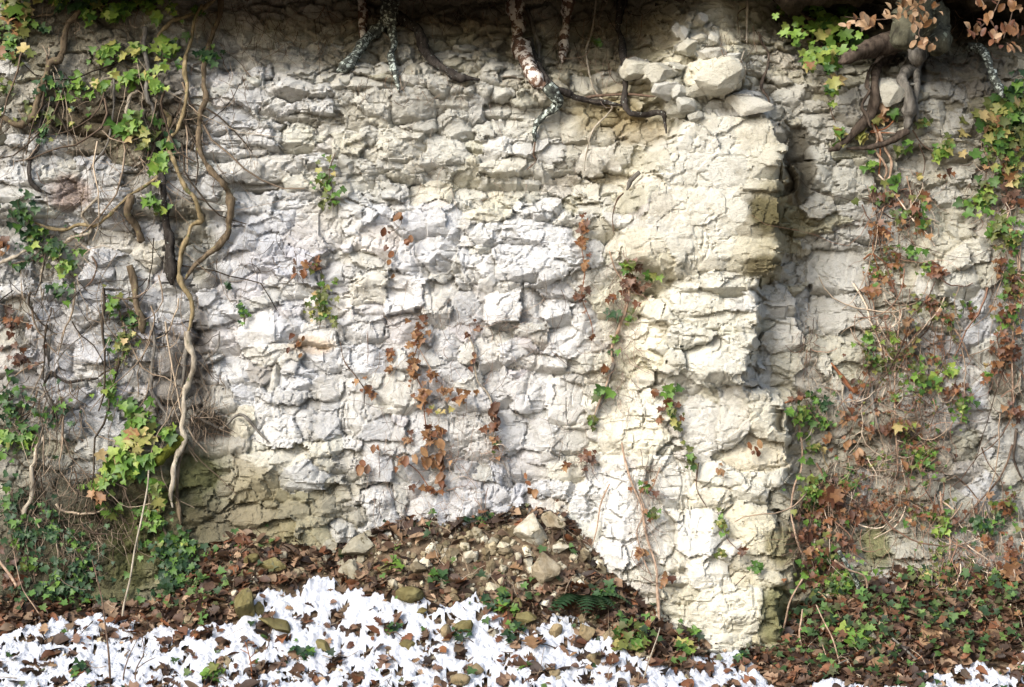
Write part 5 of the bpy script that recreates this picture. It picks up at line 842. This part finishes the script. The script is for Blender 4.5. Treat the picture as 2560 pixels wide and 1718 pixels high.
tangle("dry_twigs", "thin creeper threads on the white rock of the centre", [('E',600,900,500,600,150,200,.7,.0008),('E',1450,900,400,600,110,220,.8,.0008),('E',1850,700,110,550,170,190,.85,.0010),('H',600,250,450,200,120,180,.4,.0010),('H',1980,450,110,450,120,200,.9,.0010),('E',1010,1420,70,140,60,90,.4,.001),('E',1000,620,300,60,60,150,.1,.0008),('H',600,40,500,40,80,150,.1,.0009),('H',1600,80,70,80,50,90,.4,.001),('B',1000,900,900,450,90,150,.7,.0007)], [(.30, .24, .20), (.40, .33, .27), (.20, .14, .11)], 9)

# ------------------------------------------------------------------ loose stones on the ground
def rock_mesh(seed, sub_=2):
    import bmesh
    bm = bmesh.new(); bmesh.ops.create_icosphere(bm, subdivisions=sub_, radius=1.0); r = random.Random(seed)
    V = np.array([v.co[:] for v in bm.verts]); F = np.array([[v.index for v in f.verts] for f in bm.faces]); bm.free()
    for k in range(15):
        n = np.array([r.gauss(0, 1) for _ in range(3)]); n /= np.linalg.norm(n); c = r.uniform(.46, .80)
        d = V @ n; V = V - np.where(d > c, d - c, 0)[:, None] * n
    if sub_ > 2:
        V = V * (1 + .05 * facet(V[:, 0] * 90 + V[:, 1] * 31, V[:, 2] * 90 - V[:, 1] * 43, 55, seed) + .10 * fbm(V[:, 0] * 10 + V[:, 2] * 4, V[:, 1] * 10 - V[:, 2] * 7, 7, 3, seed))[:, None]
    g = np.random.default_rng(seed); V += g.normal(0, .012 if sub_ < 3 else .005, V.shape); return V / np.abs(V).max(0), F
RC = {'w': (.46, .44, .37), 'g': (.29, .275, .22), 'b': (.31, .27, .20), 'o': (.15, .132, .062), 't': (.24, .19, .115), 'd': (.20, .17, .12)}
ROCKS = [
 ('H',1245,545,200,195,'w',"large pale angular rock perched at the top of the scree"),('H',1395,495,135,130,'b',"rounded beige rock touching the right of the large pale perched rock"),('H',1237,750,70,95,'w',"small cream rock standing below the large pale perched rock"),('H',1335,830,190,230,'b',"long beige rock half sunk in the scree, leaning downhill"),
 ('H',455,980,175,125,'o',"mossy olive flat-topped rock at the snow edge left of centre"),('H',810,1165,145,95,'o',"olive wedge rock in snow touching a smaller brown rock on its left"),('H',695,1212,105,95,'t',"brown squarish rock in snow left of the olive wedge rock"),('H',1212,1110,130,100,'o',"rounded olive rock at the snow edge right of the ivy tuft"),('H',1155,1030,90,80,'o',"olive rock just above the rounded olive rock at the snow edge"),
 ('H',1608,1220,115,125,'t',"upright tan rock leaning at the right end of the central snow"),('H',1405,1212,110,95,'t',"tan rock with a snow cap left of the upright tan rock"),('H',1672,1392,120,95,'t',"tan rock in the snow below the upright tan rock"),('H',885,1462,115,85,'t',"brown rock in the snow with a dark leaf on its left"),('H',790,1535,125,95,'t',"brown rock cut by the bottom edge of the picture"),('H',1400,1480,80,72,'t',"small brown rock beside the green fern on the snow"),
 ('H',430,1290,120,65,'o',"low olive rock beside two ivy leaves in the snow left of centre"),('H',532,1062,70,55,'o',"small olive rock touching the front of the mossy flat-topped rock"),('H',500,785,125,85,'d',"grey-brown rock on the leaf-covered scree left of centre"),('H',290,805,95,75,'o',"olive rock on the scree beside a little ivy, left"),('H',985,785,80,80,'d',"squat brown rock in the middle of the scree"),('H',750,690,95,60,'d',"flat grey rock high on the left of the scree"),('H',1000,622,80,62,'g',"round grey rock high on the scree left of the perched rock"),('H',1080,690,95,55,'d',"flat brown rock in the scree below the round grey one"),('H',888,715,55,80,'w',"upright whitish sliver of rock in the scree"),('H',1160,712,62,62,'w',"cream pebble-sized rock left of the small cream standing rock"),('H',1435,655,110,70,'w',"pale flake of rock right of the perched rock"),
 ('H',60,805,150,125,'g',"grey boulder lowest of the heap at the foot of the cliff left of centre"),('H',130,655,240,140,'g',"wide grey boulder topmost broad one of the heap left of centre"),('H',185,572,105,62,'g',"small beige rock sitting on the wide grey boulder"),('G',2165,650,150,90,'g',"light boulder at the left end of the foot-of-cliff heap"),
 ('G',1790,782,170,110,'o',"olive angular rock among leaves under the olive cliff blocks"),('G',1650,742,105,75,'o',"small olive rock left of the olive angular rock among leaves"),('G',1842,702,85,65,'g',"grey rock behind the olive angular rock among leaves"),('G',1498,852,75,85,'d',"dull olive stone alone in the dark leaves right of the ivy curtain"),('G',1605,1030,185,240,'o',"tall tilted mossy olive rock at the left snow edge"),('G',1690,1065,90,95,'o',"small mossy rock leaning on the right of the tall tilted one"),('G',1815,1165,240,85,'o',"long flat mossy rock lying in the left snow"),('G',2115,1305,110,80,'o',"olive rock with ivy around it in the left snow"),('I',580,1458,85,42,'o',"small olive rock in the snow edge right of the pillar foot"),('I',150,1340,60,50,'d',"small brown stone at the very foot of the pillar")]
boulder_parts()
RM = {}
for k, (t, a, b, w, h, c, lab) in enumerate(ROCKS):
    key = (k % 9, c)
    if key not in RM:
        V, F = rock_mesh(300 + (k * 5 + 3) % 9, 3); RM[key] = np_mesh("rock", V, F, M_ROCKS, False, col=np.tile(np.array(RC[c]), (len(V), 1)))
    u, v = tuv(t, a, b + h * .40); g = on_ground(u, v)
    o = bpy.data.objects.new("rock", RM[key]); kz = (DIST + g[1]) / DIST * PX * K
    o.scale = (w * kz * .56, w * kz * .42, h * kz * .58); o.location = (g[0], g[1] - .0, g[2] + h * kz * .46)
    o.rotation_euler = (random.uniform(-.15, .15), random.uniform(-.35, .35), random.uniform(0, 6.28) if w < h * 1.25 else random.uniform(-.3, .3))
    link(o, None, label=lab, category="rock", group="loose rocks at the foot of the cliff")

def scatter(name, mat, templates, pos, nrm, tip, size, col, **props):
    """many small pieces joined into one mesh; templates = list of (V, F)"""
    Vs, Fs, Cs, n0 = [], [], [], 0; T = len(templates); which = rng.integers(T, size=len(pos))
    for ti, (V, F) in enumerate(templates):
        m = which == ti
        if not m.any(): continue
        z = nrm[m] / np.linalg.norm(nrm[m], axis=1, keepdims=True); y = -(tip[m] - z * (tip[m] * z).sum(1, keepdims=True)); y /= np.linalg.norm(y, axis=1, keepdims=True) + 1e-9; x = np.cross(y, z)
        R = np.stack([x, y, z], -1)
        P_ = np.einsum('nij,vj->nvi', R, V) * size[m][:, None, None] + pos[m][:, None]
        k = m.sum(); Vs.append(P_.reshape(-1, 3)); Fs.append((F[None] + (np.arange(k) * len(V))[:, None, None] + n0).reshape(-1, F.shape[1])); Cs.append(np.repeat(col[m], len(V), 0)); n0 += k * len(V)
    return mobj(name, np.concatenate(Vs), np.concatenate(Fs), mat, col=np.concatenate(Cs), **props)
def ground_pts(n, dens):
    """random ground points in view kept with probability dens(u, v)"""
    x = rng.uniform(-2.2, 2.2, n); t = rng.uniform(-.05, 1.15, n); z = ground_z(x, t); u, v = proj(x, t, z)
    wd = np.interp(x / PX + 1280, gu, WALLD)
    k = (rng.random(n) < dens(u, v, x, t)) & (t > wd - .03); return x[k], t[k], z[k]
def colpick(n, cols, lo=.6, hi=1.35):
    c = np.array(cols)[rng.integers(len(cols), size=n)]; return c * rng.uniform(lo, hi, (n, 1))
# gravel and scree
def d_scree(u, v, x, t):
    f, _ = snow_at(x, t); e = np.exp(-(((u - 1230) / 300) ** 2 + ((v - 1400) / 100) ** 2)); return np.where(f > 0, .03, .06 + 1.0 * e + .14 * ((u > 550) & (u < 1600)))
x, t, z = ground_pts(16000, d_scree); n = len(x)
scatter("scree", M_ROCKS, [rock_mesh(s, 1) for s in (1, 2, 3, 4)], np.stack([x, -t, z + .003], -1), rng.normal(0, 1, (n, 3)), rng.normal(0, 1, (n, 3)), .004 + .022 * rng.random(n) ** 4 + .005 * rng.random(n), colpick(n, [(.30, .26, .18), (.38, .35, .27), (.23, .19, .125), (.18, .15, .10), (.46, .43, .35)]), smooth=False, kind="stuff", label="loose gravel and small stones of the scree", category="gravel")
# leaf litter
def d_lit(u, v, x, t):
    f, _ = snow_at(x, t); e = np.exp(-(((u - 1230) / 330) ** 2 + ((v - 1395) / 85) ** 2))
    return np.where(f > 0, .022, np.clip(.85 - 1.05 * e, .07, 1))
LITC = [(.085, .046, .028), (.050, .028, .019), (.12, .068, .042), (.19, .12, .075), (.042, .027, .020), (.16, .065, .030), (.25, .17, .11)]
x, t, z = ground_pts(36000, d_lit); n = len(x); f, hgt = snow_at(x, t)
lift = np.where(f > 0, hgt + .006, rng.uniform(.002, .034, n))
scatter("leaf_litter", M_LITTER, [LM[k, v] for k in ('oak', 'beech') for v in range(6)], np.stack([x, -t, z + lift], -1), np.stack([rng.normal(0, .65, n), rng.normal(-.25, .65, n), np.ones(n) * .9], -1), np.stack([rng.normal(0, 1, n), rng.normal(0, 1, n), rng.normal(0, .2, n)], -1), .014 + .062 * rng.random(n) ** 1.8 + .03 * (rng.random(n) > .97), colpick(n, LITC, .45, 1.5), kind="stuff", label="thick brown leaf litter along the foot of the cliff", category="leaves")
x, t, z = ground_pts(1500, lambda u, v, x, t: np.where(snow_at(x, t)[0] > 0, .10, .8)); Vs, Fs, Cs, n0 = [], [], [], 0
for k in range(len(x)):
    a_ = rng.uniform(0, 6.28); L = rng.uniform(.03, .14); sI = np.linspace(-.5, .5, 5)
    px_ = x[k] + np.cos(a_) * L * sI + rng.normal(0, .003, 5); pt_ = t[k] + np.sin(a_) * L * sI + rng.normal(0, .003, 5)
    pz = ground_z(px_, pt_) + .022 + rng.uniform(0, .02) + rng.normal(0, .004, 5); V, F = tube(np.stack([px_, -pt_, pz], -1), np.linspace(1, .5, 5) * rng.uniform(.0008, .0024), 4)
    Vs.append(V); Fs.append(F[0] + n0); n0 += len(V); Cs.append(np.tile(np.array([(.10, .07, .05), (.22, .17, .12), (.05, .035, .025), (.30, .25, .19)][k % 4]), (len(V), 1)))
mobj("fallen_twigs", np.concatenate(Vs), np.concatenate(Fs), M_TANGLE, col=np.concatenate(Cs), kind="stuff", label="small broken twigs lying in the leaf litter", category="twigs")
# ivy and other ground cover among the litter
def d_cov(u, v, x, t):
    f, _ = snow_at(x, t); r = np.exp(-(((u - 2190) / 210) ** 2 + ((v - 1580) / 85) ** 2)) + .6 * np.exp(-(((u - 2480) / 150) ** 2 + ((v - 1560) / 90) ** 2)) + .6 * np.exp(-(((u - 2060) / 110) ** 2 + ((v - 1660) / 50) ** 2))
    l = .7 * np.exp(-(((u - 470) / 110) ** 2 + ((v - 1500) / 60) ** 2)) + .28 * np.exp(-(((u - 100) / 140) ** 2 + ((v - 1470) / 70) ** 2)); c = .5 * np.exp(-(((u - 1250) / 60) ** 2 + ((v - 1520) / 30) ** 2)) + .7 * np.exp(-(((u - 1580) / 45) ** 2 + ((v - 1600) / 35) ** 2))
    return np.clip(np.where(f > 0, .012, (.85 * r + l + c + .04)), 0, 1)
x, t, z = ground_pts(16000, d_cov); n = len(x); f, hgt = snow_at(x, t)
scatter("ground_ivy", M_LITTER, [LM['ivy', v] for v in range(6)], np.stack([x, -t, z + np.where(f > 0, hgt + .008, rng.uniform(.015, .075, n))], -1), np.stack([rng.normal(0, .5, n), rng.normal(-.7, .4, n), np.ones(n)], -1), np.stack([rng.normal(0, 1, n), rng.normal(-.6, .6, n), rng.normal(-.3, .4, n)], -1), rng.uniform(.014, .040, n), colpick(n, [(.035, .075, .02), (.065, .13, .03), (.022, .045, .018), (.10, .16, .04), (.07, .075, .03), (.13, .06, .03)], .6, 1.3), kind="stuff", label="low green ivy cover spreading through the leaf litter", category="ground cover")
# leaves caught on the ledges of the rock
# single leaves lying on the snow
spots = [('H',1250,1350,150,'tan','oak',"wide pale-brown oak leaf lying flat on the snow above the green fern"),('H',675,1385,85,'rust','beech',"single tilted red-brown leaf standing in the snow left of centre"),('H',690,1310,60,'tan','beech',"small pink-tan leaf above the red-brown tilted leaf in the snow"),('H',1575,1335,75,'rust','beech',"dark rust leaf upright beside the upright tan rock"),('H',280,1460,130,'brown','oak',"long dark curled leaf lying over a hole in the snow left of centre"),('H',1880,1480,110,'brown','oak',"curled dark leaf at the right end of the central snow"),('H',1590,1470,90,'brown','oak',"dark leaf half buried in snow below the upright tan rock"),('H',2060,1470,110,'rust','beech',"folded reddish leaf at the right snow edge"),('G',1670,1460,90,'rust','beech',"rusty leaf standing by the small dead stalk in the left snow"),('G',715,1175,70,'rust','beech',"red leaf at the snow edge beside the tall thin stalk"),('G',290,1240,90,'tan','oak',"tan leaf on the left snow near the picture's left part"),('G',830,1220,70,'orange','beech',"orange-brown leaf on the snow below the ivy curtain"),('G',745,1275,80,'brown','beech',"dark brown leaf crossed by the tall thin stalk in the snow"),('G',500,1310,100,'brown','oak',"dark ragged leaf on the left snow"),('G',1270,1275,70,'rust','beech',"small red-brown leaf in the middle of the left snow"),('G',1370,1240,70,'brown','beech',"brown leaf under the ivy curtain's right end on snow"),('I',1650,1290,190,'tan','oak',"big pale-brown curled leaf on the litter at lower right"),('I',1300,1470,150,'tan','beech',"long tan leaf lying at the bottom right snow edge"),('I',2020,1290,70,'orange','maple',"bright orange pointed leaf on the litter at lower right"),('I',2200,1155,50,'orange','maple',"small orange pointed leaf near the right edge on the litter"),('I',130,1490,90,'rust','oak',"rust leaf on the snow just right of centre bottom"),('I',240,1420,80,'brown','oak',"dark leaf on the snow before the pillar foot"),('H',610,760,110,'tan','oak',"pinkish-tan leaf on the scree left of centre"),('H',1150,850,100,'tan','oak',"grey-pink leaf lying in the middle of the scree")]
def ground_leaf(t, a, b, s, col, kind, label=None, group=None, rg=random):
    u, v = tuv(t, a, b); g = on_ground(u, v); f, hgt = snow_at(np.array([g[0]]), np.array([-g[1]])); h = hgt[0] + .012 if f[0] > 0 else .035
    o = bpy.data.objects.new("fallen_leaf", leafdata(kind, rg.randrange(6), col))
    o.matrix_basis = leaf_matrix((g[0], g[1], g[2] + h), (rg.gauss(0, .3), rg.gauss(-.7, .3), 1), (rg.gauss(0, 1), rg.gauss(-.4, .5), 0), s * K * PX)
    link(o, None, label=label, category="leaf", group=group)
for e in spots: ground_leaf(*e, "single leaves lying on the snow and litter")
rg = random.Random(77); cnt_ = 0
while cnt_ < 60:
    u, v = rg.uniform(40, 1900), rg.uniform(1500, 1700); g = on_ground(u, v); f, _ = snow_at(np.array([g[0]]), np.array([-g[1]]))
    if f[0] < .15: continue
    cnt_ += 1; ground_leaf('A', u / K, v / K, rg.uniform(35, 75), rg.choice(['rust', 'brown', 'brown', 'rust', 'tan']), rg.choice(['oak', 'beech']), "small curled brown leaf lying on the snow", "small curled brown leaves on the snow", rg)

# ferns and ivy tufts on the ground
def fern(a, b, t, label, n, ln, col):
    u, v = tuv(t, a, b); g = on_ground(u, v); root = empty("fern", g, label, "fern", "ferns at the foot of the cliff"); rg = random.Random(a)
    for k in range(n):
        az_ = rg.uniform(0, 6.28); L = ln * rg.uniform(.6, 1.1); Vs, Fs, n0 = [], [], 0
        pts = [np.array([math.cos(az_) * L * s, math.sin(az_) * L * s - .02 * s, L * (.95 * s - 1.0 * s * s)]) for s in np.linspace(0, 1, 13)]
        V, F = tube(np.array(pts), np.linspace(.0022, .0008, 13), 4); Vs.append(V); Fs.append(np.concatenate([F[0][:, [0, 1, 2]], F[0][:, [0, 2, 3]], F[1]])); n0 = len(V)
        for i in range(2, 13):
            tg = pts[i] - pts[i - 1]; tg /= np.linalg.norm(tg); sd_ = np.cross(tg, [0, 0, 1.]); sd_ /= np.linalg.norm(sd_) + 1e-9; w = L * .30 * math.sin(math.pi * (i / 13) ** .8 * .95) + .004
            for s in (-1, 1):
                c = pts[i]; e = c + s * sd_ * w + tg * w * .35 - np.array([0, 0, .15 * w]); q = w * .24
                Vs.append(np.array([c - tg * q * .6, c + tg * q, (c + e) / 2 + tg * q + np.array([0, 0, .003]), e, (c + e) / 2 - tg * q * .8])); Fs.append(np.array([(0, 1, 2), (0, 2, 4), (4, 2, 3)]) + n0); n0 += 5
        mobj("frond", np.concatenate(Vs), np.concatenate(Fs), LMAT[col], root)
fern(1620, 1010, 'H', "dark green fern clump growing in the litter left of the pillar foot", 13, .15, 'dark')
fern(1330, 1440, 'H', "small bright fern sticking out of the snow under the oak leaf", 5, .09, 'green')
def tuft(t, a, b, ra, rb, n, s, col, label):
    u, v = tuv(t, a, b); g = on_ground(u, v); root = empty("ivy_tuft", g, label, "ivy", "ivy tufts on the ground"); rg = random.Random(a + b); inv = root.matrix_basis
    for k in range(n):
        q = on_ground(*tuv(t, a + rg.uniform(-ra, ra), b + rg.uniform(-rb * .4, rb))); p = q - g + np.array([0, 0, rg.uniform(.02, .05)])
        o = bpy.data.objects.new("leaf", leafdata('ivy', rg.randrange(6), pick(MIX[col], rg))); o.matrix_basis = leaf_matrix(p, (rg.gauss(0, .4), rg.gauss(-.8, .3), 1), (rg.gauss(0, .8), -.6, -.3), s * K * PX * rg.uniform(.7, 1.2)); link(o, root)
    V, F = tube(np.array([(-.03, 0, .0), (-.01, -.01, .02), (.02, -.015, .025), (.04, -.02, .01)]), .0018, 5); mobj("stem", V, F, BARK['twigdark'], root)
for e in [('H',1010,1050,80,70,22,62,'d',"dark ivy tuft left of the rounded olive rock at the snow edge"),('H',1120,1120,40,30,8,52,'g',"bright little ivy tuft touching the rounded olive rock"),('H',1900,1290,90,100,34,60,'o',"pale veined ivy tuft in leaves at the right of the central snow"),('H',330,1245,60,25,6,60,'d',"two or three ivy leaves on the low olive rock in the snow"),('H',640,900,60,40,10,60,'d',"grey-green ivy tuft on the scree behind the mossy flat-topped rock"),('H',340,810,50,50,10,52,'g',"little ivy beside the olive rock on the left of the scree"),('H',1150,1240,60,25,7,54,'d',"ivy leaves in a hole of the central snow"),('H',1110,1310,40,20,5,52,'d',"few ivy leaves in the snow beneath the other hole"),('H',800,1280,60,40,10,40,'d',"tiny ivy tuft in the snow in front of the olive wedge rock"),('H',900,520,100,30,18,46,'d',"dark ivy strip along the top of the scree"),('H',1720,1000,70,40,14,60,'d',"ivy leaves right of the dark fern clump"),('G',1960,1400,80,40,12,56,'d',"ivy tuft among brown leaves in the left snow"),('G',520,1500,60,40,8,56,'d',"ivy leaves in the bottom left snow"),('G',1420,1540,90,30,12,60,'g',"green ivy at the bottom edge of the left snow"),('I',1140,1300,70,60,10,92,'b',"bright green large-leaved ivy sprig at lower right"),('I',30,1360,50,60,12,60,'b',"yellow-green sprig at the foot of the pillar's left side"),('I',90,1270,40,40,6,66,'g',"ivy leaves in the litter under the pillar foot"),('I',430,1440,60,30,8,56,'d',"ivy sprig at the snow edge right of the pillar foot")]: tuft(*e)

# stalks and dead branches standing or lying on the ground
def stalk(t, branches, label, cat="stalk", bark='tan', name="dry_stalk", lean=.05):
    """first branch starts on the ground; tops stand in front of the cliff"""
    u, v = tuv(t, *branches[0][0][0]); g = on_ground(u, v); root = empty(name, g, label, cat, "thin stalks in front of the cliff")
    for k, (pts, r0, r1) in enumerate(branches):
        uv = smooth_path([tuv(t, *p) for p in pts], 5); dep = -g[1] - np.linspace(0, lean, len(uv)) * (1 if k == 0 else .8); kk = DIST - dep
        w = np.stack([(uv[:, 0] - 1280) * PX * kk / DIST, -dep, CZ + (859 - uv[:, 1]) * PX * kk / DIST], -1) - g
        V, F = tube(w, np.linspace(r0, r1, len(w)) * K * PX, 6, .08, k + 3); mobj("stem" if k == 0 else "branch", V, F, BARK[bark], root)
stalk('G', [([(795,1145),(810,1030),(850,860),(882,660),(922,480),(962,270),(972,150)], 7, 5)], "long pale straight stalk leaning up from the snow past the ivy clump", bark='pale', lean=.02)
stalk('G', [([(722,1560),(710,1350),(690,1180),(670,1020),(640,880),(600,735)], 7, 3), ([(640,880),(622,800),(635,770)], 3, 2)], "tall thin green-brown stalk rising from the bottom edge at left", bark='twigdark', lean=.1)
stalk('G', [([(880,1565),(890,1450),(940,1340),(920,1200)], 5, 2), ([(890,1450),(960,1400),(1015,1375)], 3, 2), ([(930,1240),(1000,1260)], 2, 1)], "forked bare dark twig standing in the left snow", bark='twigdark', cat="twig", name="bare_twig")
stalk('G', [([(800,1560),(815,1450),(850,1350),(900,1250)], 5, 2), ([(850,1330),(790,1300)], 2, 1)], "slanting bare dark twig left of the forked one in snow", bark='twigdark', cat="twig", name="bare_twig")
stalk('G', [([(290,1150),(230,1050),(150,930),(110,790),(90,680)], 5, 2), ([(110,910),(60,830),(-10,740)], 9, 10)], "broken pale twig leaning at the bottom left edge", bark='tan', cat="twig", name="bare_twig")
stalk('G', [([(1650,1560),(1640,1430),(1620,1330),(1600,1270)], 5, 3), ([(1625,1350),(1570,1320)], 3, 2), ([(1630,1380),(1680,1330)], 3, 2)], "small dead rust stalk in the left snow", bark='rust')
stalk('H', [([(1970,1560),(2010,1420),(2070,1250),(2090,1180)], 4, 3)], "thin pale stalk crossing the snow left of the pillar foot", bark='pale')
stalk('I', [([(655,1275),(690,1130),(722,1000),(800,862)], 6, 6)], "tan curved stem rising from the litter beside the olive pillar corner", bark='tan', lean=-.12)
stalk('I', [([(798,1325),(780,1220),(792,1130),(800,1060)], 7, 5), ([(785,1180),(830,1240),(850,1275)], 4, 3)], "forked tan stem in the litter right of the pillar foot", bark='tan')
stalk('I', [([(1190,1000),(1150,870),(1090,770),(1040,680)], 14, 12)], "grey lichened dead branch leaning out of the thicket at right", cat="branch", bark='lichen', name="dead_branch", lean=-.1)
stalk('I', [([(1180,1005),(1222,920),(1200,840),(1100,800),(1010,740)], 7, 6)], "pinkish looping stem around the grey lichened dead branch", bark='tan', lean=-.1)
stalk('I', [([(1050,1440),(1000,1260),(940,1140),(890,1030)], 5, 4), ([(990,1480),(960,1380),(930,1290)], 4, 3)], "pair of thin dry stems leaning over the right litter", bark='tan')
stalk('I', [([(1615,1455),(1480,1330),(1385,1245)], 8, 6)], "grey stick lying slantwise on the right litter", cat="branch", bark='grey', name="dead_branch")
stalk('I', [([(960,1482),(1050,1410),(1200,1350),(1300,1300)], 7, 5)], "thin grey branch lying across the bottom right litter", cat="branch", bark='grey', name="dead_branch")
stalk('I', [([(-10,1125),(150,1050),(300,960),(430,838)], 5, 3), ([(0,1140),(130,1138)], 3, 2)], "thin bare branch slanting up across the pillar foot", cat="branch", bark='twigdark', name="dead_branch", lean=-.02)
